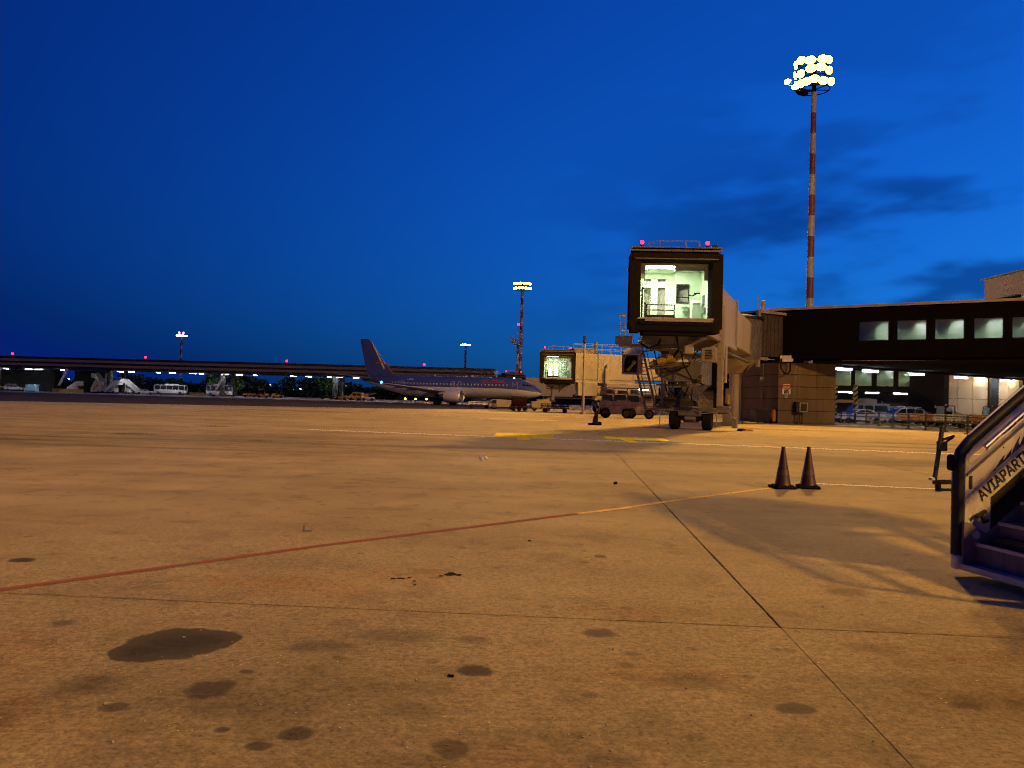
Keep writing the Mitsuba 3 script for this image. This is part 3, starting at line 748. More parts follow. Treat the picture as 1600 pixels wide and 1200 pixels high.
# fittings of the near bridge: landing, stairs, cable hoist, yellow hose
with at(piv1[0], piv1[1], 0, ang1) as _, at(-.2, 1.9, -.25):
    wd = 5.9
    obj(jb1, 'landing', M(B(-2.75, 2.9, 5.15, 1.5, 1.3, .14, ch=.02), B(-3.2, 2.3, 5.45, 1.0, .08, .5), B(-3.48, 2.9, 5.4, .06, 1.3, .5), bar((-2.0, 3.0, 5.0), (-1.7, 3.0, 5.6), .12)), 'cream_paint')
    obj(jb1, 'landing_rail', M(railing([(-3.45, 3.5, 5.2), (-3.45, 2.3, 5.2), (-2.9, 2.3, 5.2)], 1.75, .035), B(-3.1, 2.25, 6.95, .9, .1, .06), B(-3.15, 2.25, 6.3, .8, .1, .06)), 'white_paint')
    st = obj(jb1, 'stair_stringer', M(bar((-2.9, 2.9, 5.1), (-2.6, 6.0, 1.3), .05, .24), bar((-2.25, 2.9, 5.1), (-1.95, 6.0, 1.3), .05, .24),
                                       bar((-2.9, 2.9, 6.0), (-2.6, 6.0, 2.2), .04), bar((-2.25, 2.9, 6.0), (-1.95, 6.0, 2.2), .04)), 'steel_dirty')
    for k in range(18):
        f_ = (k + .5) / 18
        obj(st, 'tread', B(-2.575 + .3 * f_, 2.9 + 3.1 * f_, 5.1 - 3.8 * f_, .62, .24, .045), 'cream_paint', False)
    h = obj(jb1, 'cable_hoist', M(B(-2.85, 1.25, 4.05, .09, .9, 1.25), B(-1.95, 1.25, 4.05, .09, .9, 1.25), B(-2.4, 1.68, 4.05, .9, .06, 1.25), B(-2.4, 1.25, 3.46, .98, .9, .1)), 'cream_paint', False)
    obj(h, 'hood_flap', M(PR([(.72, 4.55), (1.7, 4.95), (1.7, 4.88), (.75, 4.5)], -2.92, -1.88, 'yz')), 'white_paint', False)
    obj(h, 'hoist_drum', CY((-2.75, 1.4, 4.1), (-2.05, 1.4, 4.1), .34, n=14), 'rubber')
    obj(h, 'plug', M(CY((-2.6, .95, 3.62), (-2.25, .85, 3.98), .1, .07, 8), CY((-2.25, .85, 3.98), (-2.15, .82, 4.15), .11, n=8)), 'yellow_paint')
    for (p, q, r) in (((-1.4, 1.6, 4.0), (-1.0, 1.5, 4.15), .16), ((-1.0, 1.5, 4.15), (-.5, 1.5, 4.3), .25), ((-.45, 1.5, 4.3), (.05, 1.45, 4.34), .25), ((.05, 1.45, 4.34), (.5, 1.5, 4.42), .1)):
        obj(jb1, 'air_hose', M(CY(p, q, r, n=14), *[CY(np.array(p) + (np.array(q) - p) * f_, np.array(p) + (np.array(q) - p) * (f_ + .06), r * 1.07, n=14) for f_ in (.1, .35, .6, .85)]), 'yellow_paint')
    obj(jb1, 'hose_basket', M(bar((-1.5, 1.5, 3.75), (.7, 1.5, 4.02), .5, .06), bar((-1.5, 1.2, 3.85), (.7, 1.2, 4.12), .05), bar((-1.5, 1.8, 3.85), (.7, 1.8, 4.12), .05)), 'steel_dirty', False)
    obj(jb1, 'belly_tank', M(LOFT([np.c_[np.linspace(-1.4, 1.4, 2).repeat(2)[[0, 2, 3, 1]], np.array([2.2, 2.2, 3.6, 3.6]), np.full(4, z)] * np.array([s, 1, 1]) for z, s in ((3.1, .55), (3.5, .9), (4.2, 1.0))])), 'steel_dirty', False)
    for p, q, w_ in (((-1.6, .9, 5.0), (-.2, 1.1, 4.5), .07), ((.2, .9, 5.0), (1.6, 1.1, 4.5), .07), ((-1.4, 2.0, 3.2), (1.3, 2.0, 4.3), .06), ((1.3, 2.0, 3.2), (-1.4, 2.0, 4.3), .06),
                     ((-1.5, 3.6, 2.9), (1.5, 3.6, 2.9), .1), ((-1.6, 4.4, 1.7), (-.4, 4.6, 3.2), .08), ((1.6, 4.4, 1.7), (.4, 4.6, 3.2), .08), ((-1.9, 5.4, 2.2), (-1.3, 5.2, 2.2), .2),
                     ((-.9, 1.3, 4.6), (-.9, 1.3, 3.3), .06), ((.9, 1.3, 4.9), (.9, 1.3, 3.5), .06), ((1.0, 5.2, 1.6), (.1, 5.0, 2.6), .05), ((-2.2, 1.6, 4.7), (-1.2, 2.4, 4.9), .08)):
        obj(jb1, 'brace', bar(p, q, w_), 'steel_dirty', False)
    for c, d_ in (((-1.0, 5.3, 1.95), (.7, .5, .5)), ((.2, 5.2, 1.85), (.9, .4, .35)), ((1.0, 2.6, 3.3), (.5, .5, .6)), ((-.5, 1.1, 4.75), (.4, .3, .4)), ((.55, 1.0, 4.8), (.3, .3, .55))):
        obj(jb1, 'junction_box', B(*c, *d_, ch=.03), 'grimy_dark')
    for pts in (((-1.2, 1.2, 5.0), (-1.0, 1.3, 4.0), (-.3, 1.6, 3.6), (.6, 1.8, 3.9), (1.2, 1.6, 4.8)), ((.3, 1.1, 4.9), (.5, 1.2, 4.0), (.9, 1.6, 3.2), (1.2, 3.0, 3.0), (1.5, 5.0, 2.8)), ((-1.5, 5.6, 3.6), (-1.2, 5.5, 2.4), (-.7, 5.4, 2.1), (-.3, 5.4, 2.9), (-.2, 5.5, 3.9))):
        obj(jb1, 'hanging_cable', TU(pts, .04, 6), 'rubber')
    lamp(jb1, 'work_light', SPH((.05, 1.4, 5.02), .05, 1), (3.0, .05, .1), 0, 'small red warning light under the cab')
    for b_ in (B(2.4, wd, 2.1, .4, .3, .9, ch=.03), B(2.35, wd - .1, .7, .5, .4, .8, ch=.03), B(2.75, wd + .2, .5, .3, .4, .6, ch=.02)):
        obj(jb1, 'control_box', moved(b_, 0, 0, .25), 'steel_dirty')
    obj(jb1, 'warning_plate', B(2.42, wd - .17, 2.15, .14, .02, .6), 'yellow_paint', False)
    obj(jb1, 'side_panel', M(B(2.12, wd + .6, 4.3, .1, .6, 2.3, ch=.02)), 'cream_paint')
jb2, piv2, ang2 = jet_bridge('second boarding bridge, further off, its lit cab facing the parked airliner', (5.25, 93.0), -4, 4.15, (22.5, 99.0), 5.5, .9, weight=.13, k_light=.45)
with at(piv2[0], piv2[1], 0, ang2):
    obj(jb2, 'air_unit', M(B(1.9, 3.0, 2.9, 1.2, 2.4, 1.6, ch=.05), B(2.1, 8.5, 2.9, 1.2, 6.5, 1.6, ch=.06), B(1.6, 5, 1.9, 1.0, 2.0, .5)), 'cream_paint')
    obj(jb2, 'upper_rail', railing([(1.2, y, 7.1) for y in np.arange(1.5, 9, 1.2)] + [(-1.2, y, 7.1) for y in np.arange(8.2, 1, -1.2)], 1.2, .022), 'grey_paint')
    obj(jb2, 'roof_machinery', M(B(.2, 3.0, 7.45, 1.0, 2.6, .7, ch=.05), CY((.3, 4.6, 7.3), (.3, 4.6, 8.6), .2, n=8)), 'steel_dirty')
jb3, piv3, ang3 = jet_bridge('third boarding bridge, mostly hidden, docked behind the airliner nose', (0.6, 146.6), 35, 2.6, (22, 158), 8.5, weight=.01, rail=True)
with at(-1.6, 146.0, 0, 25):
    obj(jb3, 'hood_extension', M(PR([(-1.8, 5.3), (2.3, 6.4), (2.3, 5.0)], 0, 2.6)), 'canopy_fabric', False)

# ------------------------------------------------------------------ fixed corridors


def corridor(label, p0, p1, z0, z1, width, wins, wz, lamp_k, weight, shift=-.65):
    """An elevated corridor from p0 to p1 (its near wall's foot line); windows as (start, end) distances along it."""
    t = thing('fixed_corridor', label, 'corridor')
    p0, p1 = np.array(p0, float), np.array(p1, float)
    d = p1 - p0
    L = np.linalg.norm(d)
    with at(p0[0], p0[1], 0, math.degrees(math.atan2(d[1], d[0]))):
        holes = [[(a, wz[0]), (b, wz[0]), (b, wz[1]), (a, wz[1])] for a, b in wins]
        obj(t, 'front_wall', PR(Polygon([(0, z0), (L, z0), (L, z1), (0, z1)], holes), 0, .14), 'corridor_black', False)
        obj(t, 'end_wall', B(.07, width / 2 + .1, (z0 + z1) / 2, .14, width - .1, z1 - z0 - .02), 'corridor_black', False)
        obj(t, 'rear_wall', B(L / 2, width, (z0 + z1) / 2, L, .14, z1 - z0), 'corridor_black', False)
        obj(t, 'inner_wall', B(L / 2, width - .13, (z0 + z1) / 2, L - .3, .04, z1 - z0 - .3), 'corridor_interior', False)
        obj(t, 'inner_ceiling', B(L / 2, width / 2 + .05, z1 - .5, L - .3, width - .35, .06), 'soffit_dark', False)
        obj(t, 'floor', B(L / 2, width / 2 + .05, z0 + .12, L - .02, width + .3, .26), 'corridor_black', False)
        obj(t, 'roof', M(B(L / 2, width / 2, z1 + .09, L + .3, width + .5, .16)), 'corridor_black', False)
        obj(t, 'roof_edge', M(B(L / 2, -.27, z1 + .1, L + .3, .05, .2), B(-.17, width / 2, z1 + .1, .05, width + .5, .2), B(L / 2, -.12, z1 + .2, L + .3, .28, .04)), 'cream_paint', False)
        obj(t, 'wall_seam', M(*[B(x, -.012, (z0 + z1) / 2, .05, .03, z1 - z0 - .1) for x in [2.4, 5.0] + [(wins[k][1] + wins[k + 1][0]) / 2 for k in range(len(wins) - 1)]], B(L / 2, -.015, z0 + .3, L - .1, .03, .08), B(L / 2, -.012, z1 - .35, L - .1, .03, .05)), 'corridor_black', False)
        for a, b in wins:
            w = obj(t, 'window', M(B((a + b) / 2, .05, wz[0] - .03, b - a + .1, .2, .07), B((a + b) / 2, .05, wz[1] + .03, b - a + .1, .16, .06), B(a - .03, .05, (wz[0] + wz[1]) / 2, .06, .16, wz[1] - wz[0]), B(b + .03, .05, (wz[0] + wz[1]) / 2, .06, .16, wz[1] - wz[0])), 'corridor_black', False)
            obj(w, 'pane', QUAD(((a + b) / 2, .07, (wz[0] + wz[1]) / 2), ((b - a) / 2, 0, 0), (0, 0, (wz[1] - wz[0]) / 2)), 'pane', False)
            c = b + shift
            y = width - .85
            q = obj(t, 'downlight', M(B(c, y - .3, z1 - .7, .6, .04, .34), B(c, y + .3, z1 - .66, .6, .04, .26), B(c - .3, y, z1 - .7, .04, .56, .34), B(c + .3, y, z1 - .7, .04, .56, .34)), 'soffit_dark', False)
            lamp(q, 'diffuser', QUAD((c, y, z1 - .55), (0, .2, 0), (.2, 0, 0)), np.array([.86, 1.0, .74]) * lamp_k * 11, weight)
    return t, d / L


fc1, dir1 = corridor('dark elevated corridor on the right with a row of green lit windows', (22.7, 71.0), (50.0, 51.5), 5.75, 9.95, 3.4,
                     [(7.51, 9.77), (10.44, 12.54), (13.18, 15.18), (15.87, 17.77), (18.39, 20.25), (20.9, 22.7)], (7.2, 8.75), 9.0, .03)
fc2, dir2 = corridor('further dark corridor seen low between the vehicles, four green windows showing', (29.6, 124.5), (76.0, 106.5), 3.9, 8.4, 3.4,
                     [(18.9, 21.34), (21.86, 24.07), (24.75, 26.93), (27.59, 29.73)], (4.75, 7.0), 9.0, .02, -.3)
fc3, _ = corridor('dark corridor link between the second bridge and the further block', (22.9, 101.2), (29.4, 124.0), 3.9, 7.6, 3.2, [], (5, 6), 0, 0)


def block(label, corner, rz, fw, dep, h):
    """The concrete core under a corridor: courses of panels with recessed joints on the two sides in view."""
    t = thing('concrete_block', label, 'service core')
    with at(corner[0], corner[1], 0, rz):
        obj(t, 'core', B(fw / 2, dep / 2, h / 2, fw - .16, dep - .16, h - .05), 'joint_filler', False)
        n = 5
        ch = (h - .12) / n
        for k in range(n):
            z = .1 + (k + .5) * ch
            for i in range(3):
                w = fw / 3
                obj(t, 'panel', B((i + .5) * w, .06 + rng.random() * .006, z, w - .015, .14, ch - .045, ch=.012), 'block_concrete')
            for i in range(4):
                w = (dep - .16) / 4
                obj(t, 'panel', B(.06 + rng.random() * .006, .15 + (i + .5) * w, z, .14, w - .015, ch - .045, ch=.012), 'block_concrete')
        obj(t, 'plinth', M(B(fw / 2, -.03, .05, fw + .2, .3, .1), B(-.03, dep / 2, .05, .3, dep, .1)), 'block_concrete', False)
    return t


blk1 = block('brown concrete core with jointed panels under the near corridor', (23.5, 70.6), 5.5, 5.3, 9.0, 5.45)
blk2 = block('brown concrete core seen through the legs of the near bridge', (26.6, 126.0), 5, 5.3, 7.0, 3.8)

with at(23.5, 70.6, 0, 5.5):
    s = thing('notice_board', 'small red and white notice on the brown concrete core', 'sign')
    obj(s, 'red_plate', B(.72, -.05, 3.36, .78, .03, .48), 'red_paint', False)
    obj(s, 'white_plate', B(.72, -.05, 2.86, .78, .03, .5), 'white_paint', False)
    obj(s, 'text_bar', M(B(.72, -.07, 3.48, .62, .012, .07), B(.72, -.07, 3.26, .64, .012, .07)), 'panel_white', False)
    obj(s, 'pictogram', M(B(.72, -.07, 2.86, .42, .012, .36)), 'dark_paint', False)
    obj(s, 'pictogram_mark', M(B(.70, -.08, 2.9, .26, .012, .05), B(.76, -.08, 2.8, .2, .012, .05)), 'white_paint', False)
    obj(s, 'lower_plate', M(B(.72, -.05, 2.42, .3, .03, .3)), 'grey_paint', False)
    c = thing('electrical_cabinet', 'framed electrical cabinet on two legs beside the notice', 'cabinet')
    obj(c, 'case', B(1.85, -.45, 1.5, 1.0, .55, .95, ch=.03), 'dark_paint')
    obj(c, 'frame', M(B(2.02, -.74, 1.5 + .38, .72, .04, .09), B(2.02, -.74, 1.5 - .38, .72, .04, .09), B(2.02 - .32, -.74, 1.5, .08, .04, .67), B(2.02 + .32, -.74, 1.5, .08, .04, .67)), 'cream_paint', False)
    obj(c, 'leg', B(1.6, -.4, .5, .09, .09, 1.05), 'dark_paint', False)
    obj(c, 'leg', B(2.05, -.4, .5, .09, .09, 1.05), 'dark_paint', False)
    b = thing('wheeled_bin', 'dark wheeled bin against the brown core, left of the red extinguisher', 'bin')
    obj(b, 'body', M(LOFT([[(-1.5 - w_, .3 - w_, z), (-1.5 + w_, .3 - w_, z), (-1.5 + w_, .3 + w_, z), (-1.5 - w_, .3 + w_, z)] for z, w_ in ((.12, .42), (1.15, .6))])), 'black_plastic', False)
    obj(b, 'lid', M(B(-1.5, .28, 1.22, 1.26, 1.26, .1, ch=.03), B(-1.5, -.38, 1.2, 1.0, .1, .08)), 'dark_paint')
    for q in (-.35, .35):
        wheel(b, (-1.5 + q, -.05, .12), .12, .08)
    e = thing('fire_extinguisher_trolley', 'orange red extinguisher trolley at the corner of the brown core', 'fire extinguisher')
    obj(e, 'cylinder', M(CY((-.45, -.2, .2), (-.45, -.2, 1.1), .2, n=14), CY((-.45, -.2, 1.1), (-.45, -.2, 1.25), .2, .07, 14)), 'orange_paint')
    obj(e, 'handle', TU([(-.45, 0, .3), (-.45, .05, 1.3), (-.45, -.15, 1.45)], .03, 6), 'dark_paint')
    for q in (-.22, .22):
        wheel(e, (-.45 + q, -.2, .18), .18, .07)
    cb = thing('hanging_cable_loop', 'black cable hanging in a loop from the corridor beside the core', 'cable')
    obj(cb, 'loop', TU([(-.1, -.75, 5.7), (-.15, -.8, 4.9), (.1, -.9, 4.45), (.45, -.85, 4.35), (.75, -.7, 4.7), (.8, -.5, 5.7)], .07, 8), 'rubber')
    wl = thing('wall_lamp', 'small pale wall lamp and pipe on the shaded side of the core', 'wall lamp')
    obj(wl, 'casing', M(B(-.12, 3.2, 4.05, .3, .4, .3, ch=.04), TU([(-.08, 3.1, 4.2), (-.08, 3.1, 5.4)], .03, 6)), 'white_paint')
    obj(wl, 'red_tag', M(B(-.12, 3.2, 2.7, .06, .25, .3), B(-.12, 3.2, 2.3, .06, .2, .4)), 'red_paint', False)
for nm, p, w_, lab in (('corridor_plate', (23.95, 69.95, 5.72), 1.1, 'blank pale plate fixed below the near dark corridor'), ('corridor_plate', (26.75, 124.9, 4.25), 1.1, 'blank pale plate on the further corridor seen between bridge legs')):
    t = thing(nm, lab, 'sign')
    with at(p[0], p[1], p[2], -14):
        obj(t, 'plate', B(0, -.1, 0, w_, .05, .55, ch=.02), 'panel_white')
        obj(t, 'bracket', M(B(-.3, -.02, .1, .06, .14, .5), B(.3, -.02, .1, .06, .14, .5)), 'dark_paint', False)
# the short link from the rotunda to the near corridor
with at(21.6, 70.9, 0, math.degrees(math.atan2(2.8, 4.3)) - 2):
    obj(fc1, 'link', M(B(0, 0, 7.7, 3.0, 3.1, 3.7, ch=.05), *[B(x, -1.58, 7.7, .08, .06, 3.6) for x in np.linspace(-1.4, 1.45, 7)]), 'link_brown')
    obj(fc1, 'link_roof', M(B(.2, 0, 9.66, 3.9, 3.7, .18), B(.2, -1.86, 9.62, 3.9, .06, .22)), 'cream_paint', False)
    obj(fc1, 'link_frame', M(B(-1.75, -1.75, 7.3, .3, .25, 4.9), B(-1.2, -1.7, 5.6, 1.2, .2, .25)), 'cream_paint', False)
    obj(fc1, 'roof_aerial', M(CY((-.2, -.3, 9.7), (-.2, -.3, 11.3), .035, n=6), bar((-.45, -.3, 11.0), (.02, -.3, 11.1), .03), CY((.9, .2, 9.7), (.9, .2, 10.6), .18, n=10), B(1.0, .2, 10.75, .34, .3, .4, ch=.04)), 'cream_paint')

# ------------------------------------------------------------------ long terminal pier across the far side
pier = thing('terminal_pier', 'long dark elevated terminal pier on columns across the far left side', 'terminal')
PY = 210.0
x0, x1 = -270.0, -4.6
obj(pier, 'roof', B((x0 + x1) / 2, PY + 7, 8.95, x1 - x0, 14, .5), 'dark_paint', False)
obj(pier, 'fascia', B((x0 + x1) / 2, PY + 7, 7.5, x1 - x0 - .4, 13.6, 2.4), 'dark_paint', False)
for z in (8.25, 7.1):
    obj(pier, 'louvre_band', M(PR([(-.55, -.3), (0, .34), (.3, .34), (.3, -.3)], x0, x1, 'yz')), 'louvre_beige', False)
    scene[list(scene)[-1]]['to_world'] = T().translate([0, PY, z])
    obj(pier, 'band_end', M(CY((x1 + .3, PY + .1, z - .34), (x1 + .3, PY + .1, z + .36), .75, n=14)), 'panel_white')
obj(pier, 'soffit', B((x0 + x1) / 2, PY + 7, 6.22, x1 - x0, 14.2, .14), 'soffit_dark', False)
for x in np.arange(-257, -5, 30.0):
    c = obj(pier, 'column', M(CY((x, PY + 3, 0), (x, PY + 3, 6.2), .75, n=14)), 'soffit_dark')
    obj(pier, 'column', M(CY((x, PY + 11, 0), (x, PY + 11, 6.2), .75, n=14)), 'soffit_dark')
px_l = [-160, -95, -20, 12, 47, 63, 100, 190, 207, 249, 271, 303, 316, 353, 375, 400, 460, 483, 515, 531, 557, 640, 690, 720]
for k, p in enumerate(px_l):
    x = (p - 800) / 1250 * (PY + 2)
    w = (.75 if k % 3 else .5)
    q = obj(pier, 'soffit_lamp', B(x, PY + 1.2, 6.02, 2 * w + .1, .66, .22), 'grey_paint', False)
    lamp(q, 'tube_panel', B(x, PY + 1.2, 5.82, 2 * w, .4, .17), COOL * 55, .008)
for x in (-134.2, -117.0, -76.0):
    s = obj(pier, 'raking_strut', bar((x + 1.0, PY - 1.5, 6.1), (x - 1.0, PY - 1.5, 1.8), .55, .4), 'white_paint', False)
for k, p in enumerate((18, 226, 447, 662)):
    x = (p - 800) / 1250 * PY
    beacon(pier, (x, PY, 9.7), .27)
pier2 = thing('terminal_hall', 'dark glazed hall under the pier with faintly lit panes', 'terminal')
for x, w in ((-185, 120), (-115.5, 8)):
    obj(pier2, 'lobby_wall', B(x, PY + 10.5, 3, w, 4, 6), 'lobby_black', False)
for x in (-113.2, -110.6):
    g = obj(pier2, 'lit_pane', B(x, PY + 8.4, 3.6, 1.0, .1, 3.8), 'corridor_interior', False)
struct('far_apron', sheet([(-400, 172), (-22, 172), (0, 178), (30, 206), (30, 240), (-400, 240)], 0.004), 'far_concrete', 'pale far concrete strip under the pier lit by white lamps')

# trees behind the pier
def foliage(n, c, s, leaf, seed, shape='ball'):
    r = np.random.default_rng(seed)
    if shape == 'ball':
        p = r.normal(size=(n, 3))
        p = p / np.linalg.norm(p, axis=1, keepdims=True) * r.random((n, 1)) ** .45
        k = meshkit.fbm(p * 2.2 + seed, 3, seed)
        p = p[k > .42]
    else:
        p = r.random((n, 3)) * 2 - 1
        p[:, 2] = -1 + (p[:, 2] + 1) * (.35 + .65 * meshkit.fbm(np.c_[p[:, 0] * s[0] / 6, p[:, 0] * 0, p[:, 0] * 0], 4, seed))
    p = np.array(c) + p * s
    m = len(p)
    a = r.normal(size=(m, 3)); a /= np.linalg.norm(a, axis=1, keepdims=True)
    b = np.cross(a, r.normal(size=(m, 3))); b /= np.linalg.norm(b, axis=1, keepdims=True)
    z = leaf * (.5 + r.random((m, 1)))
    v = np.stack([p - a * z, p + b * z * .6, p + a * z, p - b * z * .6], 1).reshape(-1, 3)
    i = np.arange(m) * 4
    return TM(v, np.vstack([np.c_[i, i + 1, i + 2], np.c_[i, i + 2, i + 3]]))


obj(None, 'treeline', foliage(30000, (-110, 268, 3.2), (190, 9, 5.2), .7, 4, 'band'), 'foliage_dark', False, kind='stuff', label='dark treeline far behind the pier reading as one mass')
obj(None, 'far_bank', PR([(-320, -1), (-320, 2.6), (-240, 3.4), (-180, 2.4), (-120, 3.2), (-60, 2.2), (0, 3.0), (90, 2.5), (180, 3.0), (180, -1)], 285, 300), 'soffit_dark', False, kind='structure', label='low dark bank behind the treeline')
for k, (x, y, h, r, lab) in enumerate(((-86.5, 232, 7.2, 2.4, 'small lamp lit green tree under the pier, left of the other'), (-79.0, 230, 5.2, 2.0, 'low lamp lit green bush shaped tree beside the white bus'), (-55.5, 240, 6.4, 3.0, 'small lamp lit green tree behind the orange tugs'))):
    t = thing('pine_tree', lab, 'tree')
    obj(t, 'trunk', M(CY((x, y, 0), (x + .2, y, h * .6), .22, .1, 8), CY((x + .1, y, h * .4), (x + 1, y + .3, h * .7), .09, .04, 6), CY((x + .1, y, h * .35), (x - 1, y - .3, h * .65), .09, .04, 6)), 'trunk_bark')
    obj(t, 'crown', foliage(1500, (x, y, h * .68), (r, r, h * .34), .32, 20 + k), 'foliage_green', False)
LP = [(421, 601), (434, 604), (447, 598), (453, 600), (476, 597), (487, 602), (505, 600), (513, 601), (521, 602), (528, 602), (541, 602), (549, 603), (437, 611), (458, 612), (470, 613), (478, 614), (491, 614), (34, 592), (108, 592), (-60, 596), (-120, 594)]
for k, (px, py) in enumerate(LP):
    Y = 330 + (k * 53 % 90)
    h = EYE + (600.5 + .0265 * px - py) * Y / 1250
    h = max(h, 3.2)
    x = (px - 800) / 1250 * Y
    t = thing('street_lamp', 'tiny lit street lamp among the distant lights beyond the pier', 'street lamp', 'distant street lamps seen under the pier')
    obj(t, 'pole', CY((x, Y, 0), (x, Y, h), .09, .06, 6), 'grey_paint')
    lamp(t, 'lantern', M(B(x, Y - .2, h, .75, .5, .42)), COOL * 5 if k not in (17, 18) else SODIUM * 6, 0)

# antenna tower beside the second mast
t = thing('aerial_tower', 'slim red and white banded aerial tower with camera platform and red light', 'tower')
with at(1.25, 205, 0):
    for k in range(6):
        obj(t, 'tower_band', M(CY((0, 0, k * 2.6), (0, 0, k * 2.6 + 2.6), .34, .3, 10)), 'mast_red' if k % 2 else 'mast_white')
    obj(t, 'platform', M(CY((0, 0, 15.2), (0, 0, 15.5), .9, n=12), B(-1.2, 0, 16.3, 1.4, .8, 1.1, ch=.1), B(.7, 0, 16.6, 1.2, .9, .8, ch=.1), B(-1.7, 0, 17.3, .5, .4, .6), railing([(-1.4, -.7, 15.5), (1.2, -.7, 15.5)], 1.1, .05)), 'grey_paint')
    obj(t, 'aerial', CY((0, 0, 15.6), (0, 0, 20.2), .12, .08, 8), 'grey_paint')
    beacon(t, (0, 0, 20.5), .28)
t = thing('camera_pole', 'thin pale pole with a black camera head in front of the second bridge', 'pole')
with at(8.1, 90.5, 0):
    obj(t, 'pole', CY((0, 0, 0), (0, 0, 8.2), .16, .13, 12), 'cream_paint')
    obj(t, 'camera_head', M(B(0, 0, 8.5, .34, .4, .8, ch=.06), SPH((0, -.1, 8.2), .2, 1)), 'black_plastic')
    obj(t, 'collar', M(CY((0, 0, 3.4), (0, 0, 3.6), .24, n=12), CY((0, 0, 0), (0, 0, .25), .35, n=12)), 'cream_paint')

# ------------------------------------------------------------------ airliner
air = thing('airliner', 'blue and white twin engined airliner parked nose right at the third bridge', 'aeroplane')
nose, tail = np.array([5.3, 142.0]), np.array([-30.3, 158.8])
ha = math.degrees(math.atan2(nose[1] - tail[1], nose[0] - tail[0]))
FR = 1.95                                                # fuselage radius; local +x forward, nose tip at x = 0, +y port
FS = [(0, .06, 2.55), (-.25, .42, 2.6), (-.8, .80, 2.72), (-1.6, 1.16, 2.88), (-2.6, 1.48, 3.06), (-3.8, 1.74, 3.24), (-5.2, 1.90, 3.36), (-7, FR, 3.42), (-20, FR, 3.42), (-25, FR, 3.42),
      (-28, 1.85, 3.5), (-31, 1.58, 3.72), (-34, 1.16, 4.05), (-36.5, .74, 4.38), (-38.4, .34, 4.62), (-39.0, .12, 4.7)]


def fus(x):
    xs = [f[0] for f in FS][::-1]
    return np.interp(x, xs, [f[1] for f in FS][::-1]), np.interp(x, xs, [f[2] for f in FS][::-1])


def belt(x):
    return 3.42 - .1 + np.interp(x, [-39, -33, -27, -8, -3, 0], [1.0, .45, 0.02, 0, -.25, -.65])


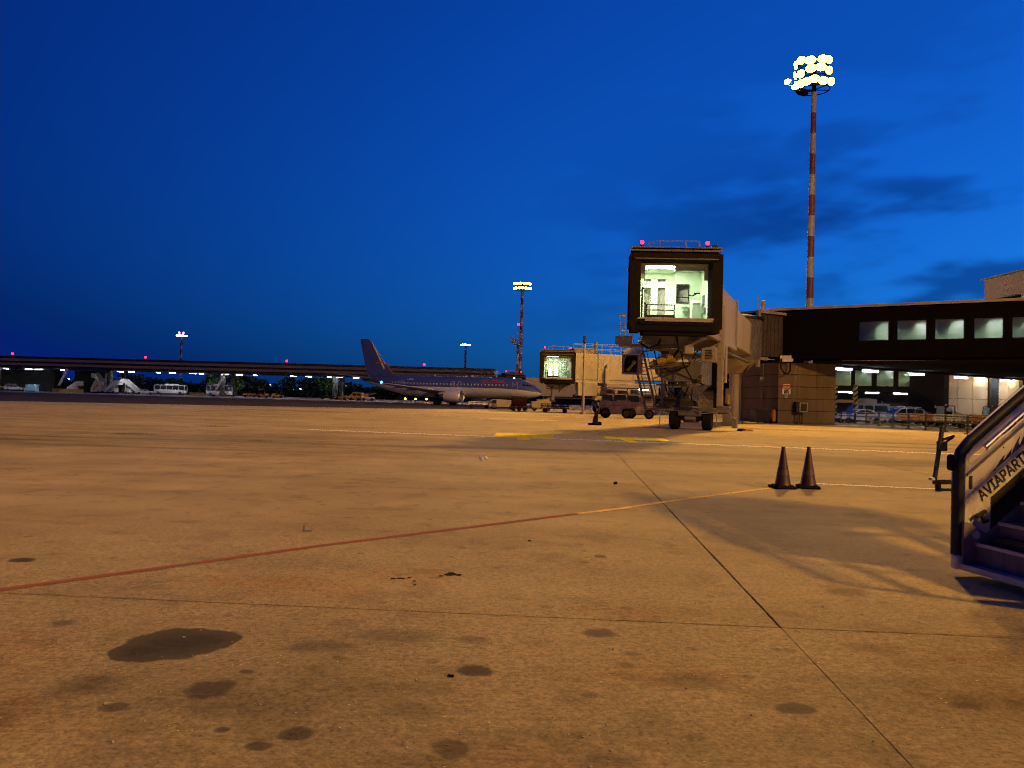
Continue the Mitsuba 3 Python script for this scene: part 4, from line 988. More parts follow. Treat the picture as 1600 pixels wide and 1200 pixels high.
with at(nose[0], nose[1], 0, ha):
    up, lo = [], []
    xs = np.unique(np.r_[np.linspace(0, -8, 26), np.linspace(-8, -25, 10), np.linspace(-25, -39, 26)])[::-1]
    for x in xs:
        r, z = fus(x)
        s = np.clip((belt(x) - z) / r, -.96, .96)
        a = math.asin(s)
        q = np.linspace(a, math.pi - a, 29)
        up.append(np.c_[np.full(29, x), -r * np.cos(q), z + r * np.sin(q)])
        q = np.linspace(math.pi - a, 2 * math.pi + a, 29)
        lo.append(np.c_[np.full(29, x), -r * np.cos(q), z + r * np.sin(q)])
    obj(air, 'fuselage_top', LOFT(up, False, False), 'airframe_blue', True)
    obj(air, 'fuselage_belly', LOFT(lo, False, False), 'airframe_white', True)
    obj(air, 'wing_fairing', SPH((-18.5, 0, 1.95), 1, 3, (4.6, 1.75, .75)), 'airframe_white', True)

    def foil(le, te, z, y, th):
        c = le - te
        pts = [(0, 0), (.08, .5), (.3, 1), (.6, .7), (1, .04), (.6, -.35), (.3, -.6), (.08, -.4)]
        return np.array([[le - c * u, y, z + th * c * v] for u, v in pts])
    for s in (-1, 1):
        nm = obj(air, 'wing', LOFT([foil(-14.2, -21.5, 2.0, 1.2 * s, .07), foil(-16.6, -21.9, 2.5, 5.6 * s, .06), foil(-22.4, -24.2, 3.6, 16.4 * s, .05)][::1]), 'airframe_white', 50)
        obj(nm, 'winglet', LOFT([foil(-22.4, -24.2, 3.6, 16.4 * s, .05), foil(-23.2, -24.5, 4.1, 16.9 * s, .05), foil(-24.8, -25.5, 6.0, 17.25 * s, .05)]), 'airframe_blue', 50)
        for yy in (3.3, 8.5, 11.5):
            xe = np.interp(yy, [5.6, 16.4], [-21.9, -24.2])
            ze = np.interp(yy, [1.2, 16.4], [1.75, 3.4])
            obj(nm, 'flap_fairing', SPH((xe + .6, yy * s, ze), 1, 2, (1.7, .16, .24)), 'airframe_white', True)
        hs = obj(air, 'tailplane', LOFT([foil(-34.8, -38.2, 4.7, .5 * s, .05), foil(-38.0, -39.4, 5.3, 7.0 * s, .05)]), 'airframe_white', 50)
    obj(air, 'fin', LOFT([np.array([[xl, -t_, z], [(xl + xt) / 2 + .3, -t_ * 1.6, z], [xt, 0, z], [(xl + xt) / 2 + .3, t_ * 1.6, z], [xl, t_, z]]) for xl, xt, z, t_ in ((-29.5, -37.4, 5.1, .05), (-31.8, -37.7, 5.9, .16), (-33.2, -38.1, 7.4, .14), (-36.9, -39.4, 12.2, .1), (-37.4, -39.3, 12.55, .04))]), 'airframe_blue', 50)
    obj(air, 'fin_swoosh', M(PR([(-31.4, 5.75), (-31.0, 5.75), (-32.0, 6.5), (-32.3, 7.3), (-32.9, 7.9), (-33.4, 8.1), (-32.75, 7.2), (-32.45, 6.5)], -.34, -.30), PR([(-35.2, 7.6), (-34.1, 7.75), (-33.2, 8.1), (-34.2, 7.95), (-35.4, 7.9)], -.36, -.32)), 'airframe_red', False)
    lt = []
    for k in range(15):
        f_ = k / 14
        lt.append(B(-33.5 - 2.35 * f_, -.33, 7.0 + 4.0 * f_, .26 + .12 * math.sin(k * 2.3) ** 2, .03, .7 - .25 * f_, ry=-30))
    obj(air, 'fin_glint_marks', M(*lt), 'fin_glint_gold', False, kind='stuff')  # row of gold marks painted for lights mirrored in the fin
    for s in (-1, 1):
        c = np.array([-13.2, 5.3 * s, 1.62])
        th = np.arange(25)[:-1] * 2 * np.pi / 24
        ring = lambda x, r, k=1.0: np.c_[np.full(24, c[0] + x), c[1] + r * np.cos(th), c[2] + r * np.sin(th) * np.where(np.sin(th) < 0, k, 1)]
        e = obj(air, 'engine', LOFT([ring(0, .98, .9), ring(-.12, 1.08, .92), ring(-.8, 1.17, .93), ring(-2.2, 1.12, .95), ring(-3.4, .88), ring(-3.4, .72)][::-1], False), 'airframe_white')
        obj(e, 'intake_lip', LOFT([ring(-.14, 1.085, .92), ring(0, 1.0, .9), ring(.03, .94, .9), ring(-.1, .86, .9)], False), 'metal')
        obj(e, 'intake', LOFT([ring(-.1, .86, .9), ring(-.9, .8, 1)], False), 'grey_paint')
        obj(e, 'fan', M(CY(c + [-.95, 0, 0], c + [-.9, 0, 0], .82, n=20), CY(c + [-.9, 0, 0], c + [-.45, 0, 0], .26, .02, 12)), 'dark_paint')
        obj(e, 'exhaust_cone', M(CY(c + [-3.3, 0, 0], c + [-4.4, 0, 0], .62, .3, 16)), 'steel_dirty')
        obj(e, 'pylon', LOFT([np.array([[-13.8, c[1] - .1, 2.55], [-13.8, c[1] + .1, 2.55], [-18, c[1] + .1, 1.95], [-18, c[1] - .1, 1.95]]), np.array([[-14.6, c[1] - .1, 2.95], [-14.6, c[1] + .1, 2.95], [-18, c[1] + .1, 2.4], [-18, c[1] - .1, 2.4]])]), 'airframe_white', False)
    wn = []
    for x in np.arange(-6.0, -30.5, -.72):
        r, z = fus(x)
        for s in (-1, 1):
            zz = 3.86 + max(0, (-x - 25) * .035)
            wn.append(B(x, s * math.sqrt(max(r * r - (zz - z) ** 2, .01)), zz, .24, .05, .36, ch=.02))
    obj(air, 'cabin_windows', M(*wn), 'panel_white', False, kind='stuff')
    for x, w in ((-4.4, .86), (-28.2, .8)):
        r, z = fus(x)
        for s in (-1, 1):
            d = [B(x + dx, s * (math.sqrt(max(r * r - (zz - z) ** 2, .01)) + .012), zz, sx, .03, sz, rx=-s * math.degrees(math.asin((zz - z) / r)) * .9) for dx, zz, sx, sz in ((-w / 2, 3.6, .07, 1.7), (w / 2, 3.6, .07, 1.7), (0, 4.5, w, .07), (0, 2.75, w, .07), (0, 4.0, .26, .34))]
            obj(air, 'door_outline', M(*d), 'white_paint', False)
    for q in (-15.6, -16.9):
        r, z = fus(q)
        for s in (-1, 1):
            obj(air, 'overwing_exit', M(*[B(q + dx, s * (r + .0), zz, sx, .05, sz) for dx, zz, sx, sz in ((-.3, 3.9, .08, .95), (.3, 3.9, .08, .95), (0, 4.38, .6, .08))]), 'white_paint', False)
    # cockpit glazing
    for s in (-1, 1):
        cw = []
        for x, zz, sx in ((-2.35, 3.88, .62), (-1.85, 3.8, .4), (-2.95, 3.9, .5)):
            r, z = fus(x)
            yy = math.sqrt(max(r * r - (zz - z) ** 2, .01))
            cw.append(B(x, s * (yy + .01), zz, sx, .06, .42, rz=-s * 24, rx=-s * 30, ch=.02))
        obj(air, 'cockpit_window', M(*cw), 'dark_window')

    def decal(text, x_start, zb, h, mat, name):
        m = meshkit.text_mesh(text, h, .012, True)
        v = np.array(m.vertices)
        X, Z = x_start + v[:, 0], zb + v[:, 1]
        rz_ = np.array([fus(x) for x in X])
        yy = np.sqrt(np.maximum(rz_[:, 0] ** 2 - (Z - rz_[:, 1]) ** 2, .02)) + .02 + v[:, 2]
        obj(air, name, TM(np.c_[X, -yy, Z], m.faces), mat, False)
    decal('GOODSOUO', -11.4, 4.28, .62, 'airframe_red', 'fuselage_lettering')
    decal('I-N00', -27.4, 4.55, .36, 'panel_white', 'registration_lettering')
    # undercarriage
    for s in (-1, 1):
        g = obj(air, 'main_gear', M(CY((-19.6, 2.86 * s, .6), (-19.5, 2.7 * s, 2.2), .15, n=10), bar((-19.6, 2.86 * s, .8), (-18.4, 1.2 * s, 2.0), .12), B(-19.7, 2.95 * s, 1.5, 1.0, .06, 1.2)), 'steel_dirty')
        for q in (-.42, .42):
            wheel(g, (-19.6, 2.86 * s + q, .56), .56, .36, (0, 1, 0))
    g = obj(air, 'nose_gear', M(CY((-4.0, 0, .35), (-3.9, 0, 2.0), .1, n=10), B(-3.6, 0, 1.35, .9, .9, .04)), 'steel_dirty')
    for q in (-.2, .2):
        wheel(g, (-4.0, q, .34), .34, .2, (0, 1, 0))
    for x in (-9, -14, -22):
        obj(air, 'aerial_blade', B(x, 0, 5.52, .3, .05, .34), 'airframe_white', False)
    lamp(air, 'wingtip_lamp', SPH((-22.6, -16.75, 3.75), .22, 1), (.15, 5, 2.6), 0, 'green lamp at the near wingtip')
    lamp(air, 'roof_lamp', SPH((-5.2, -.5, 5.2), .12, 1), SODIUM * 8, 0)

# ------------------------------------------------------------------ terminal on the right, underpass roof and its lamps
th_ = thing('terminal_building', 'tall pale terminal parapet lit yellow above the corridor at the right edge', 'building')
obj(th_, 'parapet', M(PR(Polygon([(40, 15.4), (100, 15.4), (100, 18.0), (40, 18.0)]), 58.9, 59.4, 'yz'), B(77, 99.8, 16.7, 36, .4, 2.6), B(59.1, 70, 18.06, .9, 61, .12)), 'beige_wall', False)
obj(th_, 'parapet_post', M(B(59.2, 99.4, 13.0, .6, 1.2, 5.4), B(59.2, 92.6, 13.0, .5, .5, 5.4), B(59.2, 78, 13, .5, .5, 5.4)), 'beige_wall', False)
obj(th_, 'recess', B(80, 70, 10, 40, 59, 11), 'soffit_dark', False)
obj(th_, 'body', B(79, 70, 2.2, 40, 60, 4.4), 'beige_wall', False)
lo_ = thing('terminal_wing', 'low terminal wing with pale lit wall panels behind the parked tractors', 'building')
obj(lo_, 'frame', M(B(54.5, 96.2, 3.4, 9.4, 8, 6.8)), 'soffit_dark', False)
for k, (a, b) in enumerate(((50.3, 51.3), (51.34, 53.0), (53.04, 54.75))):
    for z0_, z1_ in ((.1, 2.9), (2.94, 5.6)):
        obj(lo_, 'wall_panel', B((a + b) / 2, 92.1, (z0_ + z1_) / 2, b - a, .12, z1_ - z0_, ch=.01), 'beige_wall', False)
for k, (a, b) in enumerate(((55.85, 57.1), (57.14, 58.4))):
    for z0_, z1_ in ((.1, 2.9), (2.94, 5.6)):
        obj(lo_, 'wall_panel', B((a + b) / 2, 92.1, (z0_ + z1_) / 2, b - a, .12, z1_ - z0_, ch=.01), 'beige_wall', False)
obj(lo_, 'pillar', B(55.3, 91.9, 2.85, .9, .6, 5.7), 'dark_paint', False)
obj(lo_, 'pillar', B(58.8, 91.9, 2.85, .7, .6, 5.7), 'dark_paint', False)
for x in (53.9, 57.4):
    q = obj(lo_, 'wall_lamp', B(x, 91.7, 5.66, .5, .5, .16), 'dark_paint', False)
    lamp(q, 'diffuser', QUAD((x, 91.75, 5.56), (0, .18, 0), (.22, 0, 0)), np.array([1.0, .70, .38]) * 190, .05)
up_ = thing('underpass_roof', 'dark flat roof slab over the vehicle underpass with white tubes along its edge', 'canopy')
a_, b_ = np.array([29.5, 72.2]), np.array([60.5, 93.2])
obj(up_, 'slab', PR([(28.9, 71.4), (60.5, 93.0), (60.5, 50), (52.5, 50.1)], 5.42, 5.70, 'xy'), 'soffit_dark', False)
obj(up_, 'edge_beam', bar((*a_, 5.42), (*b_, 5.42), .3, .34), 'soffit_dark', False)
dd = (b_ - a_) / np.linalg.norm(b_ - a_)
for p in ((28.35, 69), (33.4, 73), (39.7, 78), (46.6, 83), (54.6, 89)):
    s_ = max(0.7, float((np.array(p) + [0, 2.2] - a_) @ dd))
    c = a_ + dd * s_
    q = obj(up_, 'tube_lamp', bar((*(c - dd * 1.1), 5.2), (*(c + dd * 1.1), 5.2), .26, .1), 'grey_paint', False)
    n_ = np.array([dd[1], -dd[0]])
    lamp(q, 'tube', M(LOFT([[(*(c + dd * e + n_ * o), z) for o, z in ((-.15, 5.14), (.15, 5.14), (.15, 4.95), (-.15, 4.95))] for e in (-1.05, 1.05)])), COOL * np.array([.95, .97, 1.05]) * 22, .035)
for p in ((59.5, 88.0), (59.5, 70.0)):
    obj(up_, 'column', CY((*p, 0), (*p, 5.42), .3, n=12), 'soffit_dark')
far_ = thing('underpass_lamps', 'row of white tube lamps below the further corridor, behind the parked cars', 'lamp row')
for x, y, z in ((47.0, 111.5, 4.0 - .25), (50.5, 110.9, 3.75), (54.1, 110.2, 3.72), (57.3, 109.4, 3.68), (60.5, 108.6, 3.66)):
    q = obj(far_, 'tube_lamp', B(x, y + 1.2, 3.83, 1.7, .3, .12), 'grey_paint', False)
    lamp(q, 'tube', B(x, y + 1.2, 3.68, 1.8, .24, .17), COOL * 20, .025)
bw = thing('service_yard_wall', 'dark back wall of the underpass yard', 'wall')
obj(bw, 'wall', M(B(56, 128, 3, 60, .4, 6.4)), 'soffit_dark', False)
# ------------------------------------------------------------------ passenger stairs at the right edge
ps = thing('passenger_stairs', 'pale mobile passenger stairs with black handrail cut by the right edge', 'passenger stairs')
KS = .79
with at(4.50, 8.05, 0, 11):
    TOPS = 4.75

    def along(o, s0, s1):
        return [(s0, o + KS * s0), (s1, o + KS * s1)]
    for side_y, nm in ((0.0, 'far'), (-1.62, 'near')):
        hr = obj(ps, 'handrail', TU([(0, side_y, .2), (0, side_y, .7), (0, side_y, 1.1), (.03, side_y, 1.22), (.12, side_y, 1.33), (TOPS, side_y, 1.24 + KS * TOPS), (TOPS + 1.5, side_y, 1.24 + KS * TOPS)], .056, 12), 'black_plastic')
        obj(hr, 'rail_highlight', bar((.12, side_y + .01, 1.392), (TOPS, side_y + .01, 1.302 + KS * TOPS), .03, .016), 'panel_white', False)  # pale strip paints the highlight along the top of the rail
        if nm == 'far':
            outer_ = [(.065, .26), (.065, 1.19), (.16, 1.17 + KS * .16)] + [(TOPS, 1.17 + KS * TOPS), (TOPS, .49 + KS * TOPS), (.36, .49 + KS * .36), (.36, .36), (.2, .2)]
            slot = [(.1, .99 + KS * .1), (.1, 1.1 + KS * .06), (.16, 1.1 + KS * .14), (4.3, 1.1 + KS * 4.3), (4.3, .97 + KS * 4.3)]
            pn = obj(ps, 'side_panel', PR(Polygon(outer_, [slot]), side_y - .03, side_y), 'panel_white', False)
            obj(pn, 'panel_edge', M(PR([(.08, .955 + KS * .08), (TOPS, .955 + KS * TOPS), (TOPS, .925 + KS * TOPS), (.08, .925 + KS * .08)], side_y - .045, side_y - .031)), 'lilac_paint', False)
        else:
            obj(ps, 'mid_rail', bar((.05, side_y, .80 + KS * .05), (TOPS, side_y, .80 + KS * TOPS), .03, .09), 'panel_white', False)
            obj(ps, 'rail_post', M(*[bar((s, side_y, .4 + KS * s), (s, side_y, 1.24 + KS * s), .04) for s in (1.2, 2.4, 3.6, TOPS)]), 'panel_white', False)
        obj(ps, 'inner_rail', M(CY((.27, side_y - .05, 1.07 + KS * .27), (4.4, side_y - .05, 1.07 + KS * 4.4), .022, n=10), *[CY((s, side_y - .05, 1.07 + KS * s), (s, side_y - .012, 1.0 + KS * s), .012, n=6) for s in (.32, 1.4, 2.6, 3.8)]), 'metal')
        obj(ps, 'gap_shade_board', PR([(.34, .3), (.34, .5 + KS * .34), (TOPS, .5 + KS * TOPS), (TOPS, .1 + KS * TOPS)], side_y + .012, side_y + .03), 'dark_paint', False)  # dark sheet put in for the shade of the open gap
        sg = -1 if nm == 'far' else 1
        obj(ps, 'stringer_and_shade', PR([(.01, .11), (.01, .54), (.09, .52), (.3, .40), (.34, .17 + KS * .34), (TOPS, .17 + KS * TOPS), (TOPS, -.15 + KS * TOPS), (.36, .11)], side_y + sg * .035, side_y + sg * .085), 'lilac_paint', False)  # stair stringer; its raised lower end paints the shadow lying on the panel
    ld = -38.3
    tm = meshkit.text_mesh('AVIAPARTNER', .118, .004, True)
    ca, sa = math.cos(math.atan(KS)), math.sin(math.atan(KS))
    v = np.array(tm.vertices)
    v = v * [.80, .92, 1]
    obj(ps, 'lettering', TM(np.c_[.255 + v[:, 0] * ca - v[:, 1] * sa, -.0305 - v[:, 2], .735 + v[:, 0] * sa + v[:, 1] * ca], tm.faces), 'dark_paint', False)
    fl = []
    for k in range(9):
        s = .34 + .085 * k
        h_ = .05 + .028 * k + (.03 if k % 2 else 0)
        w_ = .02 + .004 * k
        base = .74 + KS * s
        fl.append(PR([(s, base), (s + .1, base + KS * .1), (s + w_ + .045, base + h_ * .75), (s + w_ + .06, base + h_ + .02), (s + w_ + .01, base + h_ * .6)], -.036, -.031))
    obj(ps, 'brush_emblem', M(*fl), 'blue_dark', False, kind='stuff')
    obj(ps, 'emblem_flame', M(PR([(.74, .78 + KS * .74), (.98, .80 + KS * .98), (.84, 1.0 + .79 * .72), (.76, .93 + .79 * .72)], -.036, -.031)), 'orange_paint', False)
    obj(ps, 'reflector', CY((.15, -.08, .41), (.15, -.092, .41), .042, n=20), 'white_paint')
    obj(ps, 'catch_handle', M(bar((.17, -.06, .585), (.28, -.06, .64), .035, .03), CY((.235, -.04, .61), (.235, -.1, .55), .022, n=8), B(.25, -.09, .545, .06, .03, .03, ry=-20)), 'black_plastic')
    obj(ps, 'slot_cover', B(.125, -.033, .925, .03, .008, .13), 'black_plastic', False)
    obj(ps, 'rivet', M(CY((.5, -.031, .885 + KS * .5), (.5, -.036, .885 + KS * .5), .008, n=8)), 'dark_paint')
    obj(ps, 'foot_block', M(B(.0, -.02, .13, .1, .1, .14, ch=.02)), 'panel_white')
    obj(ps, 'base_plate', M(B(.13, -.81, .085, .26, 1.62, .05), B(-.012, -.81, .1, .02, 1.64, .045)), 'panel_white', False)
    for i in range(18):
        z, s = .12 + .205 * (i + 1), .16 + .255 * i
        stp = obj(ps, 'step', M(B(s + .14, -.81, z - .02, .29, 1.45, .035), B(s + .012, -.81, z - .12, .02, 1.45, .2)), 'lilac_paint', False)
        obj(stp, 'nosing', M(B(s + .0, -.81, z - .012, .03, 1.45, .03)), 'panel_white', False)
    mk = meshkit.text_mesh('A', .1, .003, True)
    v = np.array(mk.vertices)
    obj(ps, 'step_mark', TM(np.c_[np.full(len(v), .16 + .255 - .001) - v[:, 2], -.42 - v[:, 0], .37 + v[:, 1]], mk.faces[:, ::-1]), 'dark_paint', False)
    z = .12 + .205 * 18
    obj(ps, 'platform', M(B(TOPS + .75, -.81, z - .05, 1.6, 1.7, .1)), 'grey_paint', False)
    for y in (0, -1.62):
        obj(ps, 'platform_panel', M(B(TOPS + .75, y, z + .5, 1.5, .04, .9)), 'panel_white', False)
        obj(ps, 'lift_leg', M(bar((1.4, y * .9 - .08, .6), (5.6, y * .9 - .08, 3.5), .14), bar((5.4, y * .9 - .08, .6), (2.9, y * .9 - .08, 2.1), .12)), 'lilac_paint', False)
        for s in (1.7, 5.6):
            wheel(ps, (s, y * .92 - .06, .32), .32, .22, (0, 1, 0))
    obj(ps, 'chassis', M(B(3.6, -.81, .5, 5.6, 1.4, .42, ch=.04), B(.7, -.81, .3, .9, 1.35, .2, ch=.03)), 'dark_paint')
    ar = obj(ps, 'docking_arm', M(bar((.02, .25, 1.46), (-.06, .25, .92), .034, .03), bar((-.07, .25, .9), (.2, .25, .9), .04, .05), bar((-.02, .25, .82), (.2, .25, .82), .03), CY((-.02, .25, .9), (-.02, .25, .8), .03, n=8), bar((0, .25, 1.33), (.12, .2, 1.38), .03), bar((0, .25, 1.28), (.12, .22, 1.36), .02), B(.02, .25, 1.27, .09, .05, .1)), 'dark_paint', False)
    obj(ar, 'tip', B(-.1, .24, .93, .05, .04, .025, rz=15), 'white_paint', False)
    obj(ps, 'post_buffer', M(B(-.075, -.01, 1.12, .07, .1, .16, ch=.02)), 'rubber')

# ------------------------------------------------------------------ cones and small things on the apron


def cone(label, x, y, rz, s=1.0, group=None):
    t = thing('traffic_cone', label, 'traffic cone', group)
    with at(x, y, 0, rz):
        obj(t, 'base', M(B(0, 0, .03, .43 * s, .43 * s, .05, ch=.015), B(0, 0, .06, .33 * s, .33 * s, .03, ch=.01)), 'rubber')
        th_ = np.arange(28) * 2 * np.pi / 28
        ring = lambda r, z: np.c_[r * np.cos(th_), r * np.sin(th_), np.full(28, z)]
        obj(t, 'body', LOFT([ring(r * s, z * s) for r, z in ((.165, .07), (.15, .1), (.105, .36), (.062, .62), (.043, .74), (.04, .745), (.036, .83), (.028, .835))]), 'cone_orange')
        obj(t, 'worn_band', LOFT([ring(r * s, z * s) for r, z in ((.1225, .275), (.1055, .375))], False), 'worn_band', 40)
    return t


worn_paint('worn_band', (0.10, 0.05, 0.03), (0.05, 0.02, 0.013), 0.9, 6.0, .3)
flat_mat('blue_dark', (0.03, 0.04, 0.11))
cone('dark orange traffic cone with a scuffed band, left of the standing pair', 5.42, 15.9, 8)
cone('dark orange traffic cone right of the standing pair', 5.98, 16.05, -12)
t = thing('marker_cone', 'slim orange marker cone with a tall pole, standing before the baggage truck', 'marker cone')
with at(5.55, 53, 0, 20):
    obj(t, 'base', M(B(0, 0, .06, .75, .6, .12, ch=.03), B(.3, 0, .16, .3, .3, .12, ch=.03)), 'rubber')
    obj(t, 'body', CY((0, 0, .1), (.14, 0, .95), .2, .1, 16), 'cone_orange')
    obj(t, 'pole', CY((.14, 0, .9), (.28, 0, 1.75), .06, .05, 10), 'mast_white')
    obj(t, 'sleeve', M(CY((.17, 0, 1.1), (.2, 0, 1.25), .07, n=10), CY((.24, 0, 1.5), (.265, 0, 1.65), .066, n=10)), 'rubber')
t = thing('wheel_chock', 'orange and black wheel chocks lying on the apron by the near bridge', 'wheel chock')
with at(14.2, 48.6, 0, 12):
    for x in (-.32, .0):
        obj(t, 'wedge', PR([(-.13, 0), (.13, 0), (.05, .16), (-.05, .16)], -.18, .18), 'orange_paint', False) if x else obj(t, 'wedge', PR([(-.45, 0), (-.2, 0), (-.26, .16), (-.36, .16)], -.18, .18), 'rubber', False)
    obj(t, 'rope', TU([(-.3, 0, .1), (0, -.1, .03), (.3, 0, .06), (.5, .05, .05)], .025, 6), 'orange_paint')
    obj(t, 'wedge', PR([(.22, 0), (.52, 0), (.42, .12), (.3, .12)], -.14, .14), 'orange_paint', False)
t = thing('metal_bracket', 'small dark L shaped metal bracket lying on the near concrete', 'debris')
with at(-2.43, 9.54, 0, 10):
    obj(t, 'angle', M(B(0, 0, .035, .02, .03, .07, ry=4), B(.045, 0, .008, .1, .035, .012)), 'steel_dirty', False)
t = thing('black_fragment', 'small black rubber fragment beside an oil spot on the near slab', 'debris')
obj(t, 'piece', B(-.315, 4.74, .006, .042, .016, .012, rz=-12, ch=.004), 'rubber')
t = thing('dark_fragment', 'tiny dark fragment lying on the concrete midway towards the cones', 'debris')
obj(t, 'piece', B(2.09, 15.8, .03, .07, .05, .05, rz=20, ch=.01), 'rubber')
t = thing('paper_scraps', 'few small white paper scraps lying on the apron before the shadow', 'litter')
for dx, dy, s in ((-.1, .35, .09), (.06, .1, .07), (-.06, -.35, .08), (.02, .55, .06)):
    obj(t, 'scrap', B(-.68 + dx, 21.2 + dy, .03, s, s * .8, .03, rz=40 * dx * 10, rx=25, ry=15), 'white_paint', False)
tb = thing('tar_flakes', 'dark tar flakes scattered beyond the first cross joint', 'debris')
for x, y, w_, h_ in ((-.52, 7.45, .07, .05), (-.44, 7.42, .035, .03), (-.60, 7.36, .03, .015), (-.95, 7.22, .05, .014), (-.88, 7.25, .02, .012), (-.82, 7.13, .018, .014), (-.80, 7.0, .012, .02), (-1.02, 7.2, .03, .012), (.25, 9.3, .03, .03)):
    n_ = 9
    q = np.arange(n_) * 2 * np.pi / n_
    rr = .6 + .6 * rng.random(n_)
    obj(tb, 'flake', PR(np.c_[x + .8 * w_ * rr * np.cos(q), y + h_ * 1.2 * rr * np.sin(q)], .001, .006, 'xy'), 'tar_brown', False)
# tiny grit on the near slabs
gv, r = [], np.random.default_rng(3)
for k in range(900):
    y = 2.6 + 9 * r.random() ** 1.4
    x = (r.random() * 2 - 1) * (.72 * y)
    s = .002 + .0055 * r.random() ** 3
    gv.append(B(x, y, s * .4, s * 2, s * 1.4, s, rz=r.random() * 180, rx=r.random() * 40))
obj(None, 'grit', M(*gv), 'grit_stone', False, kind='stuff', label='fine grit scattered over the near concrete')
flat_mat('grit_stone', (0.34, 0.29, 0.22))

# ------------------------------------------------------------------ vehicles


def shell(profile, w, z_belt, z_top, tuck, y0=None):
    m = PR(profile, -w, w)
    v = np.array(m.vertices)
    v[:, 1] *= 1 - tuck * np.clip((v[:, 2] - z_belt) / (z_top - z_belt), 0, 1)
    return TM(v, m.faces)


def car(label, x, y, rz, kind, paint_name, stripe=None):
    t = thing('parked_car', label, 'car')
    with at(x, y, 0, rz):
        if kind == 'sedan':
            low = [(-2.2, .35), (-2.25, .6), (-2.2, .92), (-1.6, .98), (1.0, .95), (1.9, .82), (2.2, .62), (2.22, .35)]
            top = [(-1.75, .96), (-1.05, 1.40), (-.2, 1.45), (.35, 1.38), (1.1, .93)]
            win = [[(-1.38, 1.0), (-.95, 1.33), (-.35, 1.37), (-.35, .99)], [(-.28, .99), (-.28, 1.37), (.2, 1.33), (.82, .98)]]
        else:
            low = [(-2.35, .4), (-2.4, 1.0), (-1.6, 1.05), (1.1, 1.02), (2.1, .88), (2.3, .7), (2.32, .4)]
            top = [(-2.3, 1.03), (-2.1, 1.62), (-.1, 1.70), (.4, 1.62), (1.25, 1.0)]
            win = [[(-2.05, 1.08), (-1.95, 1.55), (-1.2, 1.6), (-1.2, 1.07)], [(-1.1, 1.07), (-1.1, 1.61), (-.25, 1.63), (-.25, 1.06)], [(-.17, 1.06), (-.17, 1.62), (.3, 1.56), (.95, 1.03)]]
        zt = max(p[1] for p in top)
        obj(t, 'body', shell(low, .88, .8, 2.2, .1), paint_name, 30)
        obj(t, 'cabin', shell(top, .84, .95, zt, .2), paint_name, 30)
        for p in win:
            m = shell(p, .848, .95, zt, .2)
            obj(t, 'side_window', m, 'dark_window', False)
        f = [p for p in top]
        a, b = np.array(f[-1]), np.array(f[-2])
        obj(t, 'windscreen', M(LOFT([[(a[0] + .015, -.74, a[1] + .03), (a[0] + .015, .74, a[1] + .03)][::1] + [(b[0] + .03, .62, b[1]), (b[0] + .03, -.62, b[1])], [(a[0] - .03, -.74, a[1]), (a[0] - .03, .74, a[1]), (b[0] - .01, .62, b[1] - .02), (b[0] - .01, -.62, b[1] - .02)]])), 'dark_window', False)
        for sx in (-1.4, 1.42):
            for sy in (-.8, .8):
                wheel(t, (sx, sy, .32), .32, .2, (0, 1, 0))
        for sy in (-.62, .62):
            obj(t, 'headlight', B(2.16, sy, .66, .12, .32, .13, ch=.03), 'metal')
            obj(t, 'tail_light', B(-2.24, sy, .78, .08, .28, .16, ch=.02), 'red_paint')
        obj(t, 'bumper', M(B(2.22, 0, .42, .16, 1.5, .16, ch=.04), B(-2.26, 0, .42, .14, 1.5, .16, ch=.04)), 'dark_paint')
        obj(t, 'mirror', M(B(.75, -.95, 1.0, .12, .2, .14, ch=.03), B(.75, .95, 1.0, .12, .2, .14, ch=.03)), paint_name)
        if stripe:
            obj(t, 'side_stripe', M(B(0, .886, .74, 3.2, .012, .1), B(0, -.886, .74, 3.2, .012, .1)), stripe, False)
            obj(t, 'door_badge', M(B(-.75, .89, .62, .34, .014, .3), B(-.75, -.89, .62, .34, .014, .3)), 'red_paint', False)
        if kind == 'wagon':
            obj(t, 'roof_rack', M(B(-.8, .5, 1.78, 2.4, .06, .06), B(-.8, -.5, 1.78, 2.4, .06, .06), *[B(q, 0, 1.8, .08, 1.2, .05) for q in (-1.8, -.9, .1)], B(-.1, 0, 1.83, .3, 1.1, .12, ch=.03)), 'white_paint')
    return t


car('white saloon with a red door badge behind the fence', 34.7, 80.0, 184, 'sedan', 'white_paint', 'blue_paint')
car('white estate car with roof bars, right of the white saloon', 40.6, 83.5, 186, 'wagon', 'white_paint', 'blue_paint')
car('plain grey estate car half hidden behind the white saloon', 43.0, 92.0, 176, 'wagon', 'grey_paint')


